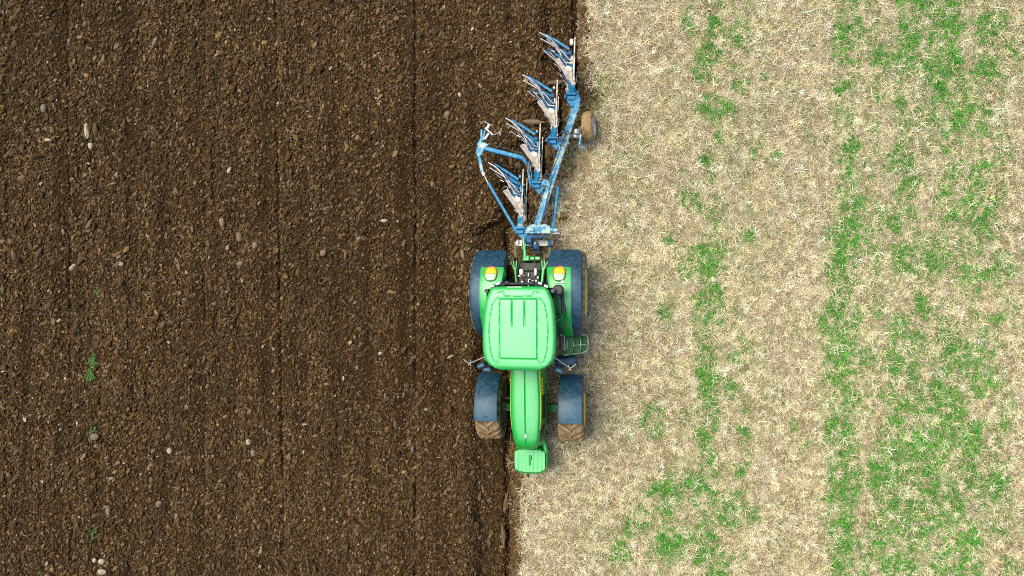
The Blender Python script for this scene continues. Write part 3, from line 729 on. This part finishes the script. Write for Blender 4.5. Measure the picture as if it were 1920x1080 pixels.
# front linkage and weight block
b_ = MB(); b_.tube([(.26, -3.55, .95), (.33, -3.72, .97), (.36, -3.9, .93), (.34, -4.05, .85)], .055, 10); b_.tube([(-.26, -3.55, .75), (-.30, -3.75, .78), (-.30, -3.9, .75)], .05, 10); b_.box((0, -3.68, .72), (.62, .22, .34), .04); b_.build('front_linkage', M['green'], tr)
b_ = MB()
wx = np.linspace(-.385, .345, 9)
for i in range(8):
    w_ = (wx[1] - wx[0]) - .004; cxx = (wx[i] + wx[i + 1]) / 2
    k = min(i, 7 - i); ins = (.045, .012, 0, 0)[k]
    pr = [(-4.46 + ins, .62), (-4.44 + ins, .95), (-4.39 + ins, 1.0), (-3.86 - ins * .5, 1.01), (-3.82 - ins, .96), (-3.82 - ins, .42), (-4.25, .40)]
    q0 = [(cxx - w_ / 2, y, z) for y, z in pr]; 
    if k: b_.poly(q0, (w_, 0, 0))
    else:
        sg_ = -1 if i == 0 else 1
        b_.loft([[(cxx + sg_ * w_ * t_, y + (y > -4.1) * -ins2 + (y < -4.1) * ins2, z) for y, z in pr] for t_, ins2 in ((-.5, 0), (.1, .008), (.38, .028), (.5, .06))])
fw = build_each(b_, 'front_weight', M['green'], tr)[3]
b_ = MB(); b_.box((-.02, -4.12, 1.012), (.05, .22, .03), .012); b_.box((-.005, -4.04, 1.02), (.075, .11, .04), .02); b_.build('lift_handle', M['green_mid'], fw)
b_ = MB(); b_.box((.375, -4.08, .80), (.05, .42, .36), .02); b_.build('weight_carrier', M['green_deep'], tr)

# steps, tank and battery box
b_ = MB()
for i, (x_, z_) in enumerate(((.88, 1.20), (1.02, .92), (1.16, .64))):
    b_.box((x_ + .05, -1.33, z_), (.17, .44, .025), .006)
    st = b_
build_each(b_, 'step', M['green_deep'], tr)
b_ = MB()
for x_, z_ in ((.86, 1.24), (.99, 1.12), (1.16, .98), (1.32, .72)):
    b_.tube([(x_, -1.13, z_ - .1), (x_ + .03, -1.25, z_ + .02), (x_ + .035, -1.36, z_ + .03), (x_, -1.52, z_ - .1)], .012, 6)
b_.tube([(.80, -1.35, 1.26), (1.30, -1.35, .80)], .012, 6); b_.tube([(.84, -1.11, 1.32), (1.30, -1.12, .70)], .016, 6); b_.tube([(.82, -1.56, 1.32), (1.20, -1.56, .74), (1.33, -1.50, .66)], .016, 6)
b_.tube([(.80, -1.05, 1.9), (.84, -1.12, 1.4), (.84, -1.45, 1.3)], .014, 6)
b_.build('step_rail', M['clear'], tr)
b_ = MB(); b_.box((.86, -1.73, .98), (.52, .26, .42), .09, None, 3); b_.build('fuel_tank', M['blackp'], tr)
b_ = MB(); b_.box((-.82, -1.35, .90), (.46, .85, .48), .08, None, 3); b_.build('fuel_tank', M['blackp'], tr)

# mirrors with their arms
for s, tip, m1, m2 in ((-1, (-1.16, -1.66, 2.42), (-.90, -1.71, 2.42), (-.78, -1.80, 2.36)), (1, (1.03, -1.73, 2.40), (.88, -1.82, 2.30), (.80, -1.80, 2.3))):
    b_ = MB(); b_.tube([(s * .68, -1.46, 2.62), tip], .014, 6); b_.tube([Vector(tip) + Vector((-s * .02, -.05, 0)), Vector(tip) + Vector((s * .15, .08, .02))], .012, 6)
    b_.tube([Vector(tip) + Vector((s * .04, -.06, 0)), Vector(tip) + Vector((-s * .02, .06, .02))], .012, 6)
    arm = b_.build('mirror_arm', M['steel'], tr)
    for k, q in enumerate((m1, m2) if s < 0 else (m2,)):
        b_ = MB(); b_.box(q, (.21, .13, .24), .055, Matrix.Rotation(R(25) * -s * (1 - k), 4, 'Z'), 3); b_.build('mirror', M['blackp'], tr)

# rear linkage
b_ = MB(); b_.box((0, .50, .90), (.60, .28, .42), .05); b_.box((0, .22, 1.12), (.56, .4, .36), .05); b_.build('rear_housing', M['grease'], tr)
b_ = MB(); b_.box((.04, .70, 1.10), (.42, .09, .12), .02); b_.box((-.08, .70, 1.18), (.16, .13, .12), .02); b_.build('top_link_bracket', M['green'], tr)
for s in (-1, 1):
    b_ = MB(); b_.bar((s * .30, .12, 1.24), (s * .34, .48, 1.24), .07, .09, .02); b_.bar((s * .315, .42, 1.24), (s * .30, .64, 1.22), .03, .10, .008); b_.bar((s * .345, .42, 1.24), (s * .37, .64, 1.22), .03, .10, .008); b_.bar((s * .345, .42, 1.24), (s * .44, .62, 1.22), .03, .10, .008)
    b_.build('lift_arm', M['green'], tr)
    b_ = MB(); b_.tube([(s * .38, .62, 1.2), (s * .40, .72, .75)], .03, 8); b_.build('lift_rod', M['black'], tr)
    b_ = MB(); b_.loft([[(s * (x_ + dx), y, z) for dx, dz in ((-.03, -.05), (.03, -.05), (.03, .05), (-.03, .05)) for z in (zz + dz,)] for x_, y, zz in ((.26, .1, .50), (.34, .50, .58), (.42, .80, .62), (.42, 1.12, .62))]); b_.build('lower_link', M['khaki'], tr)
b_ = MB()
for x_, y, z_, dx, dy in ((-.17, .36, 1.34, .10, .17), (.17, .36, 1.34, .07, .20), (-.17, .28, 1.33, .18, .05), (.0, .30, 1.34, .04, .12), (0, .10, 1.34, .035, .22), (-.15, .13, 1.33, .06, .08), (.10, .16, 1.33, .06, .06), (.18, .16, 1.33, .05, .06), (.03, .20, 1.35, .08, .03), (.22, .24, 1.33, .05, .08)):
    b_.box((x_, y, z_), (dx, dy, .07), .014, None, 2)
build_each(b_, 'hydraulic_coupler', M['steel'], tr)
b_ = MB()
for pts in ([(-.2, .30, 1.38), (-.05, .26, 1.42), (.1, .24, 1.42), (.2, .30, 1.38)], [(-.25, .10, 1.35), (-.28, .3, 1.4), (-.25, .5, 1.3), (-.2, .9, 1.1)], [(-.12, .05, 1.35), (-.12, .18, 1.4), (-.18, .3, 1.38)], [(.2, .1, 1.35), (.16, .4, 1.35), (.1, .8, 1.15)]):
    b_.tube(pts, .012, 6)
build_each(b_, 'hydraulic_hose', M['hose'], tr)
b_ = MB(); b_.tube([(-.10, .70, 1.22), (-.125, .98, 1.20)], .045, 12, .038); b_.tube([(-.125, .98, 1.20), (-.15, 1.18, 1.18)], .025, 10); b_.build('top_link', M['green'], tr)

# ------------------------------------------------------------------ THE PLOUGH (heights: beam 0.62, upper bodies up to 1.35)
pl = empty('plough', P(1005, 430, 0)); pl.location = P(1005, 430, 0)
pl['label'] = 'blue four-furrow reversible plough with slatted bodies hitched behind the green tractor'; pl['category'] = 'plough'
ZB = .66
b_ = MB(); b_.bar(P(1003, 436, ZB), P(1082, 192, ZB), .165, .15, .018); beam = b_.build('main_beam', M['blue_dusty'], pl)
b_ = MB(); b_.bar(P(1082.5, 200, ZB + .004), P(1070, 158, ZB + .004), .145, .15, .015)
b_.poly([P(1088, 190, ZB - .04), P(1075, 210, ZB - .04), P(1062, 190, ZB - .04), P(1064, 175, ZB - .04), P(1081, 172, ZB - .04)], (0, 0, .12)); b_.build('beam_end', M['blue'], pl)
b_ = MB(); b_.bar(P(1008, 424, ZB + .11), P(1026, 357, ZB + .11), .11, .08, .02); b_.tube([P(1026, 357, ZB + .11), P(1034, 330, ZB + .10)], .03, 10); b_.box(P(1024, 343, ZB + .1), (.20, .16, .10), .03, Matrix.Rotation(R(-18), 4, 'Z'), 2); b_.build('adjusting_cylinder', M['blue_dusty'], pl)

AT = [(975, 431), (1005, 346), (1036, 263), (1070.5, 181)]
TP = [(979, 404), (1011, 319), (1043, 237), (1076, 157)]
for i, ((ax, ay), (tx_, ty_)) in enumerate(zip(AT, TP)):
    b_ = MB()
    b_.box(P(ax, ay - 4, ZB + .05), (.22, .085, .24), .015); b_.box(P(ax, ay + 4, ZB + .03), (.18, .10, .20), .02)
    if i < 3: b_.poly([P(ax - 9, ay + 3, ZB - .05), P(ax + 10, ay + 3, ZB - .05), P(ax + 16, ay + 6, ZB - .05), P(ax + 6, ay + 20, ZB - .05)], (0, 0, .11))
    for dx in (-10.5, 10): b_.tube([P(ax + dx, ay - 3, ZB + .08), P(ax + dx, ay + 2.5, ZB + .08)], .028, 8)
    b_.build('leg_bracket', M['blue'], pl)
    b_ = MB(); b_.bar(P(ax + .5, ay - 7, ZB + .10), P(tx_ - 2.5, ty_ + 1, ZB + .22), .135, .16, .02)
    b_.bar(P(tx_ - 3, ty_ + 4, ZB + .15), P(tx_ - 4, ty_ - 32, ZB + .46), .075, .20, .02)
    b_.bar(P(tx_ - 3, ty_ + 4, ZB - .12), P(tx_ - 4, ty_ - 32, ZB - .46), .075, .20, .02)
    b_.build('leg', M['blue'] if i else M['blue_dusty'], pl)
    # one body above the beam, its mirror below in the soil
    for up in (1, -1):
        ox = 0 if up > 0 else .12
        tipz = .64 if up > 0 else .93
        def Q(dx, dy, dz):   # photo pixels from the share tip at the height of the body, dz metres from the tip (towards the beam is negative)
            k = (CAM_H - 1.3) / 1350.0; c0 = P(tx_, ty_, 1.30)
            return Vector((c0.x + dx * k + ox, c0.y - dy * k, ZB + up * (tipz + dz)))
        nm = 'plough_body'
        b_ = MB(); b_.poly([Q(-1, 2, .0), Q(-5, -3, 0), Q(-35, -46, -.02), Q(-27, -52, -.12), Q(-18, -38, -.12), Q(-3, -22, -.10)], (0, 0, -up * .03))
        b_.strip([Q(-1, 3, .015), Q(-17, -22, .012), Q(-35, -47, .0)], Vector((.02, .014, up * .055)), .022)
        b_.poly([Q(-2, -14, -.09), Q(-8, -22, -.09), Q(-15, -34, -.10), Q(-11, -38, -.13), Q(-3, -34, -.12)], (0, 0, -up * .02))
        body = b_.build(nm, M['share'], pl)
        b_ = MB(); b_.strip([Q(0, 2, .0), Q(-.5, -30, -.02), Q(1, -60, -.03), Q(2, -87, -.05)], Vector((0, 0, up * .14)), .022)
        b_.build('landside', M['share'], body)
        sp = []
        curves = [[(-23, -52, -.05), (-28, -64, -.06), (-34, -75, -.08), (-41, -85, -.11), (-52, -94, -.15), (-64, -102, -.22)],
                  [(-35, -75, -.22), (-46, -83, -.26), (-62, -94, -.34)],
                  [(-3.8, -43, -.06), (-11, -49, -.05), (-18, -58, -.06), (-26.5, -66, -.08)],
                  [(-12, -40, -.20), (-20, -52, -.20), (-26, -63, -.22), (-36, -79, -.26), (-50, -93, -.30)],
                  [(-35, -66, -.26), (-41, -70, -.28)]]
        for k, cv in enumerate(curves):
            b_ = MB(); b_.strip([Q(*c) for c in cv], Vector((.004, .004, up * .05)), .014); b_.build('mouldboard_strip', M['strip'], body)
        b_ = MB(); b_.tube([Q(-7, -70, -.20), Q(-38, -91, -.24)], .030, 8); b_.tube([Q(-38, -91, -.24), Q(-52, -100, -.27)], .018, 8); b_.tube([Q(-5, -60, -.26), Q(-34, -78, -.28)], .022, 8)
        b_.tube([Q(-52, -100, -.24), Q(-56, -97, -.26), Q(-48, -92, -.26)], .010, 6)
        b_.build('stay_bar', M['blue'], body)
        b_ = MB(); b_.poly([Q(-8, -25, -.14), Q(-21, -46, -.16), Q(-24, -52, -.18), Q(-14, -42, -.18), Q(-7, -33, -.16)], (0, 0, -up * .04)); b_.bar(Q(-3, -34, -.2), Q(-20, -62, -.25), .035, .06); b_.bar(Q(-1, -56, -.2), Q(-18, -50, -.22), .03, .05); b_.bar(Q(-20, -62, -.26), Q(-33, -82, -.28), .06, .05)
        b_.box(Q(-6, -62, -.20), (.09, .10, .08), .02); b_.box(Q(-9, -52, -.18), (.05, .07, .06), .01); b_.build('body_frame', M['blue_dark'], body)
        b_ = MB(); b_.box(Q(-4, -80 if i == 3 else -74, -.08), (.08 if i == 3 else .05, .14 if i == 3 else .06, .10), .012); b_.box(Q(-2.5, -50, -.10), (.035, .12, .08), .01); b_.tube([Q(-2, -40, -.08), Q(-16, -43, -.12)], .010, 6)
        build_each(b_, 'landside_bracket', M['share'] if i > 1 else M['blue_dusty'], body)

# skimmer bits beside each share tip
b_ = MB()
for tx_, ty_ in TP:
    b_.tube([P(tx_ + 5, ty_ - 16, .95), P(tx_ + 4, ty_ - 4, .9), P(tx_ + 1, ty_ + 3, .9)], .016, 6); b_.tube([P(tx_ - 15, ty_ - 10, .95), P(tx_ - 2, ty_ - 2, .95)], .018, 6)
build_each(b_, 'shear_linkage', M['steel'], pl)

# headstock
b_ = MB()
b_.poly([P(985, 438, ZB + .12), P(986, 427, ZB + .12), P(998, 421, ZB + .12), P(1006, 423, ZB + .12), P(1022, 421, ZB + .12), P(1030, 424, ZB + .12), P(1032, 438, ZB + .12)], (0, 0, .10))
b_.box(P(1035, 431, ZB + .15), (.28, .09, .10), .02); b_.box(P(997, 430, ZB + .24), (.14, .12, .06), .03); b_.box(P(1012, 431, ZB + .18), (.10, .12, .12), .03)
b_.build('headstock', M['blue_dusty'], pl)
b_ = MB(); b_.lathe([(0, .11), (.14, .11), (.15, .07), (.24, .07)], (P(998, 446, ZB).x, P(998, 446, ZB).y, ZB), 20, 'y'); b_.bar(P(984, 444, ZB + .06), P(1026, 445, ZB + .06), .06, .3, .01); b_.box(P(990, 451, ZB + .1), (.16, .14, .26), .02); b_.build('turnover_axle', M['blue_dark'], pl)
b_ = MB(); b_.loft([[(P(px_, 456, .52).x, P(px_, 456, .52).y + dy * hw, .52 + dz * .05) for dy, dz in ((-1, -1), (1, -1), (1, 1), (-1, 1))] for px_, hw in ((967, .05), (975, .07), (1010, .07), (1022, .065), (1036, .045))]); b_.build('cross_shaft', M['white'], pl)
b_ = MB()
b_.box(P(1004, 460, .64), (.13, .20, .14), .04, Matrix.Rotation(R(15), 4, 'Z'), 2); b_.box(P(1030, 456, .62), (.08, .16, .16), .02); b_.bar(P(987, 448, .75), P(987, 462, .75), .03, .14); b_.bar(P(994, 448, .75), P(994, 464, .75), .03, .14); b_.bar(P(985, 447.5, .78), P(1001, 447.5, .78), .03, .10); b_.bar(P(1003, 466, .6), P(1010, 474, .55), .07, .08)
build_each(b_, 'turnover_cylinder', M['blue_dark'], pl)
b_ = MB(); b_.bar(P(979, 446, .62), P(979, 468, .62), .022, .06); b_.bar(P(971, 449, .60), P(971, 458, .6), .03, .08); b_.box(P(1003, 456, .72), (.04, .07, .05), .01); build_each(b_, 'hitch_pin', M['strip'], pl)

# stand bar and lever on the right
b_ = MB(); b_.tube([P(1046.5, 350, .95), P(1043.5, 375, .90), P(1041, 400, .85), P(1037, 430, .80)], .034, 10, .026); b_.tube([P(1037, 416, .8), P(1037, 436, .75)], .03, 8); b_.build('parking_stand', M['blue'], pl)
b_ = MB(); b_.bar(P(1030, 437, .74), P(1046, 437, .74), .05, .05); b_.bar(P(1043, 434, .76), P(1050, 439, .76), .035, .04); build_each(b_, 'stand_pin', M['strip'], pl)
b_ = MB(); b_.tube([P(1022, 392, .5), P(1018, 372, .6), P(1016, 352, .72), P(1019, 340, .78)], .022, 8); b_.tube([P(1022, 392, .5), P(1024, 410, .48), P(1018, 426, .6)], .022, 8); build_each(b_, 'reset_spring', M['steel'], pl)

# packer arm on the left
ZP = .80
b_ = MB()
b_.bar(P(896, 275, ZP), P(983, 297, ZP), .10, .10, .015); b_.bar(P(980, 296, ZP - .002), P(990, 309, ZP - .002), .09, .09, .015)
b_.build('packer_arm', M['blue'], pl)
b_ = MB(); b_.bar(P(989, 306, ZP + .003), P(994, 345, ZP - .1), .06, .09, .012); b_.bar(P(993, 345, ZP - .1), P(1001, 348, ZP - .1), .08, .08, .012); b_.bar(P(993, 304, ZP - .02), P(998, 340, ZP - .1), .022, .05, .004); b_.build('arm_stay', M['blue_dusty'], pl)
b_ = MB(); b_.bar(P(896, 282, ZP + .004), P(904, 322, ZP + .004), .075, .08, .012, (0, 0, 1)); b_.poly([P(892, 287, ZP - .03), P(897, 272, ZP - .03), P(906, 268, ZP - .03), P(916, 272, ZP - .03), P(908, 279, ZP - .03), P(903, 292, ZP - .03), P(896, 294, ZP - .03)], (0, 0, .09))
b_.bar(P(897, 274, ZP), P(905, 258, ZP), .085, .09, .015); b_.bar(P(903, 262, ZP), P(903, 243, ZP), .05, .08, .01); b_.bar(P(906, 264, ZP + .01), P(909, 244, ZP + .01), .035, .06, .008)
b_.build('arm_joint', M['blue_dusty'], pl)
b_ = MB(); b_.bar(P(909, 240, ZP + .04), P(925, 254, ZP + .04), .05, .09, .01); b_.bar(P(908, 262, ZP), P(917, 250, ZP + .02), .06, .08, .012); b_.bar(P(913, 242, ZP + .05), P(918, 232, ZP + .05), .07, .06, .01); b_.bar(P(908, 228, ZP + .06), P(922, 236, ZP + .06), .02, .05, .004)
b_.tube([P(926, 253, ZP + .05), P(936, 248, ZP + .05)], .013, 6); b_.tube([P(937, 246, ZP + .05), P(938, 254, ZP + .05)], .02, 6); b_.build('catch_hook', M['steel'], pl)
b_ = MB(); b_.tube([P(904, 320, ZP), P(908, 329, ZP - .02)], .038, 8); b_.tube([P(908, 329, ZP - .02), P(915, 343, ZP - .03)], .013, 6); b_.build('rod_end', M['white'], pl)
b_ = MB(); b_.bar(P(915, 342, ZP - .03), P(964, 426, ZP - .06), .062, .05, .012); b_.bar(P(962, 424, ZP - .062), P(973, 437, ZP - .07), .06, .06, .012); b_.build('packer_arm_rod', M['blue'], pl)

# hoses over the frame
b_ = MB()
for pts in ([(918, 262), (920, 269), (926, 273), (945, 277), (975, 287), (986, 297), (990, 318), (996, 333)], [(996, 320), (1000, 329), (1010, 333), (1024, 333), (1030, 340)], [(1028, 337), (1044, 300), (1052, 275), (1062, 245)], [(1040, 262), (1050, 250), (1064, 246), (1072, 252)], [(1050, 275), (1056, 258), (1063, 262)], [(1004, 440), (1012, 447), (1020, 442), (1030, 446)], [(997, 440), (1008, 452), (1016, 444)]):
    b_.tube([P(a, c, ZB + .22 if a > 985 else ZP + .07) for a, c in pts], .011, 6)
build_each(b_, 'hydraulic_hose', M['hose'], pl)
b_ = MB()
for a, c in ((1018, 360), (1028, 327), (1040, 292), (1052, 262), (1066, 220), (1074, 200), (1046, 262)):
    q = P(a, c, ZB + .09); b_.box(q, (.16 if c in (262, 327) else .05, .035, .03), .006, Matrix.Rotation(R(-18), 4, 'Z'))
build_each(b_, 'beam_bolt', M['blue_dark'], pl)
b_ = MB(); b_.bar(P(1052, 246, ZB + .1), P(1066, 250, ZB + .1), .03, .05); b_.bar(P(1048, 257, ZB + .1), P(1060, 262, ZB + .1), .04, .05); b_.bar(P(1054, 264, ZB + .12), P(1062, 246, ZB + .12), .03, .05); b_.bar(P(1046, 268, ZB + .1), P(1056, 272, ZB + .1), .03, .05); build_each(b_, 'wheel_clamp', M['blue_dusty'], pl)

# depth wheel
wc = P(1104, 237, .37)
wh = empty('depth_wheel', wc, pl); wh.rotation_euler = (0, R(-17), R(2))
def local_to(wh_): return CENTRE[wh_]
b_ = MB(); b_.lathe([(-.09, .23), (-.13, .25), (-.135, .29), (-.12, .33), (-.09, .352), (-.045, .362), (0, .365), (.045, .362), (.09, .352), (.12, .33), (.135, .29), (.13, .25), (.09, .23)], wc, 48); b_.build('tyre', M['tyre_mud'], wh)
b_ = MB(); b_.lathe([(.10, .24), (.13, .24), (.12, .21), (.04, .18), (.05, .08), (.09, .07), (.09, .015), (-.10, .015), (-.10, .24)], wc, 36); b_.build('rim', M['strip'], wh)
b_ = MB(); b_.tube([P(1092, 237, .42), P(1082, 250, .48), P(1064, 258, .62)], .05, 10, .04); b_.box(P(1081, 247, .60), (.12, .13, .14), .03, None, 2); b_.box(P(1082, 252, .52), (.2, .2, .1), .04, None, 2); b_.build('wheel_arm', M['steel'], pl)
b_ = MB(); b_.bar(P(1089, 252, .66), P(1086, 272, .62), .045, .06, .01); b_.bar(P(1085, 276, .6), P(1094, 275, .6), .04, .04, .008); b_.tube([P(1086, 262, .66), P(1092, 263, .66)], .012, 6); b_.build('depth_adjuster', M['blue_dusty'], pl)

# ------------------------------------------------------------------ single stones, lumps of turned soil and weeds
def lump(name, px_, py_, w_, l_, h_, ang, m, seed, z=None, rough=.16):
    x_, y_ = (px_ - 960) / 75, (540 - py_) / 75
    if z is None:
        A = np.array([x_]); B = np.array([y_]); dd = edge(B) - A
        z = float(soil_h(A, B, dd)[0]) if dd[0] > 0 else float(stub_h(A, B, -dd)[0])
    bm = bmesh.new(); bmesh.ops.create_icosphere(bm, subdivisions=3, radius=1); r2_ = np.random.default_rng(seed)
    k = r2_.normal(0, 1, (6, 3)); kk = r2_.uniform(.6, 1.0, 6)
    for v in bm.verts:
        n_ = v.co.normalized(); s_ = 1.0
        for j in range(6):                      # cut facets
            q = Vector(k[j]).normalized(); dpt = n_.dot(q)
            if dpt > 0: s_ = min(s_, kk[j] / max(dpt, .3))
        s_ += rough * (fbm(np.array([n_.x * 3 + seed]), np.array([n_.y * 3 + n_.z * 2]), seed, 3)[0] - .5) * 2
        v.co = Vector((n_.x * w_ / 2, n_.y * l_ / 2, n_.z * h_ / 2)) * s_
    b = MB(); b.bm(bm, Matrix.Translation((x_, y_, z + h_ * .22 + .004)) @ Matrix.Rotation(R(ang), 4, 'Z')); return b.build(name, m, None, 30)
M['stone_pale'] = worn('pale_stone', (0.42, 0.35, 0.23), (0.20, 0.145, 0.08), .45, .75, 14, .85, bstr=.6)
M['stone_grey'] = worn('grey_stone', (0.20, 0.155, 0.10), (0.10, 0.07, 0.038), .42, .72, 14, .9, bstr=.6)
M['stone_tan'] = worn('tan_clod', (0.21, 0.145, 0.08), (0.12, 0.08, 0.04), .42, .72, 14, .95, bstr=.8)
M['turned'] = worn('turned_soil', (0.155, 0.098, 0.05), (0.085, 0.052, 0.025), .4, .7, 16, .95, bstr=1.0)
STONES = [
 (163, 248, .13, .46, .12, 3, 'stone_pale', 'long narrow white stone standing out upright on the ploughed soil'),
 (169, 273, .15, .18, .12, 20, 'stone_pale', 'blocky pale stone just below the long narrow white stone'),
 (92, 263, .20, .09, .08, 0, 'stone_pale', 'small white stone lying crosswise left of the long narrow white stone'),
 (178, 819, .22, .18, .14, 10, 'stone_grey', 'broad light grey stone below the green weed in the ploughed soil'),
 (178, 837, .14, .12, .09, -30, 'stone_grey', 'smaller grey stone just under the broad light grey stone'),
 (203, 957, .14, .32, .12, 4, 'stone_tan', 'tall tan stone near the lower left of the ploughed field'),
 (190, 1053, .18, .14, .12, 10, 'stone_pale', 'white stone second from the bottom in the lower left stone cluster'),
 (178, 1050, .11, .14, .09, 0, 'stone_pale', 'narrow white stone at the left of the lower left stone cluster'),
 (192, 1072, .20, .15, .12, -8, 'stone_pale', 'white stone cut by the bottom edge of the photo'),
 (448, 444, .16, .27, .14, 5, 'stone_tan', 'round brown stone, larger of the pair in the middle of the ploughed field'),
 (478, 460, .15, .19, .12, 12, 'stone_grey', 'round grey stone right of the larger round brown stone'),
 (416, 417, .15, .27, .12, 0, 'stone_tan', 'upright orange tan stone above and left of the round brown stone'),
 (450, 495, .17, .15, .12, 30, 'stone_tan', 'squat tan stone below the round brown stone'),
 (430, 319, .10, .20, .09, -8, 'stone_pale', 'thin pale stone leaning in the upper middle of the ploughed soil'),
 (290, 77, .11, .30, .11, -22, 'stone_grey', 'slanted long grey clod near the top left of the ploughed field'),
 (606, 474, .15, .22, .12, -25, 'stone_tan', 'oval tan clod in the right half of the ploughed field'),
 (862, 178, .10, .14, .08, 10, 'stone_pale', 'small pale stone above and left of the blue catch hook'),
 (838, 214, .14, .18, .10, -30, 'stone_grey', 'grey oval clod left of the plough below the small pale stone'),
 (867, 476, .11, .26, .10, 8, 'stone_tan', 'brown long clod beside the left rear fender of the tractor'),
 (720, 414, .20, .09, .08, 0, 'stone_pale', 'flat pale stone lying crosswise between field centre and plough'),
 (82, 203, .15, .22, .12, 0, 'stone_grey', 'dark oval clod above and left of the long narrow white stone'),
 (474, 850, .14, .18, .11, 20, 'stone_grey', 'grey rounded stone at the right end of a row of stones low in the field'),
 (466, 828, .15, .15, .10, 0, 'stone_pale', 'pale square stone above the grey rounded stone low in the field'),
 (316, 846, .11, .17, .10, 10, 'stone_pale', 'small white upright stone low in the left part of the field'),
 (298, 945, .17, .18, .12, -20, 'stone_tan', 'reddish brown clod right of the tall tan stone'),
]
for i, (px_, py_, w_, l_, h_, an, mt_, lb_) in enumerate(STONES):
    o = lump('clod' if 'clod' in lb_ else 'stone', px_, py_, w_, l_, h_, an, M[mt_], 400 + i)
    o['label'] = lb_; o['category'] = 'clod' if 'clod' in lb_ else 'stone'; o['group'] = 'stones and clods lying on the ploughed soil'
SLABS = [(1040, 156, .46, .13, .10, 5, 'wide brown soil lump left of the rearmost plough leg', .0),
 (1000, 228, .52, .13, .10, -4, 'tan flat soil lump right of the third plough body tail', -.04),
 (957, 301, .12, .24, .10, 15, 'orange brown soil lump under the packer arm', -.10),
 (968, 308, .30, .16, .10, -20, 'crumbly soil lump beside the orange brown lump under the packer arm', -.12),
 (949, 945, .13, .52, .14, -6, 'long broken soil lump leaning on the furrow wall ahead of the tractor', -.16),
 (944, 1010, .14, .60, .14, 4, 'lower long soil lump at the foot of the furrow wall', -.18),
 (898, 935, .11, .26, .09, -10, 'orange clod on the furrow floor left of the furrow wall', -.26)]
for i, (px_, py_, w_, l_, h_, an, lb_, z_) in enumerate(SLABS):
    o = lump('soil_lump', px_, py_, w_, l_, h_, an, M['turned'] if i not in (1,) else M['stone_tan'], 500 + i, z_, .3); o['label'] = lb_; o['category'] = 'soil lump'; o['group'] = 'lumps of turned soil by the plough and furrow'

def weed(px_, py_, n_, rad, lb_, seed):
    r2_ = np.random.default_rng(seed); x_, y_ = (px_ - 960) / 75, (540 - py_) / 75
    z = float(soil_h(np.array([x_]), np.array([y_]), np.array([5.]))[0])
    X1 = r2_.normal(x_, rad * .45, n_); Y1 = r2_.normal(y_, rad * .9, n_)
    c = np.array([[.04, .22, .03], [.09, .27, .05], [.16, .28, .06]])[r2_.integers(0, 3, n_)]
    v, f, c = blades(X1, Y1, np.full(n_, z + .03), r2_.uniform(0, 2 * PI, n_), r2_.uniform(.05, .13, n_), r2_.uniform(.2, 1.1, n_), r2_.normal(0, .25, n_), r2_.uniform(.009, .016, n_), c, seed)
    v -= np.array([x_, y_, z]); o = raw_mesh('weed', v, f, M['weed'], c); o.location = (x_, y_, z)
    o['label'] = lb_; o['category'] = 'weed'; o['group'] = 'weeds left on the ploughed soil'
M['weed'] = attr_mat('weed_leaves', .6)
weed(173, 678, 80, .085, 'green weed tuft, upper and greenest of the pair in the ploughed soil', 601)
weed(170, 702, 75, .10, 'yellow-green weed tuft right below the greenest weed tuft', 602)
weed(180, 555, 16, .10, 'faint sparse weed above the green weed pair', 603)
weed(176, 806, 20, .07, 'dark little weed just above the broad light grey stone', 604)
weed(176, 1000, 20, .13, 'sparse pale weed between the tall tan stone and the white stone cluster', 605)
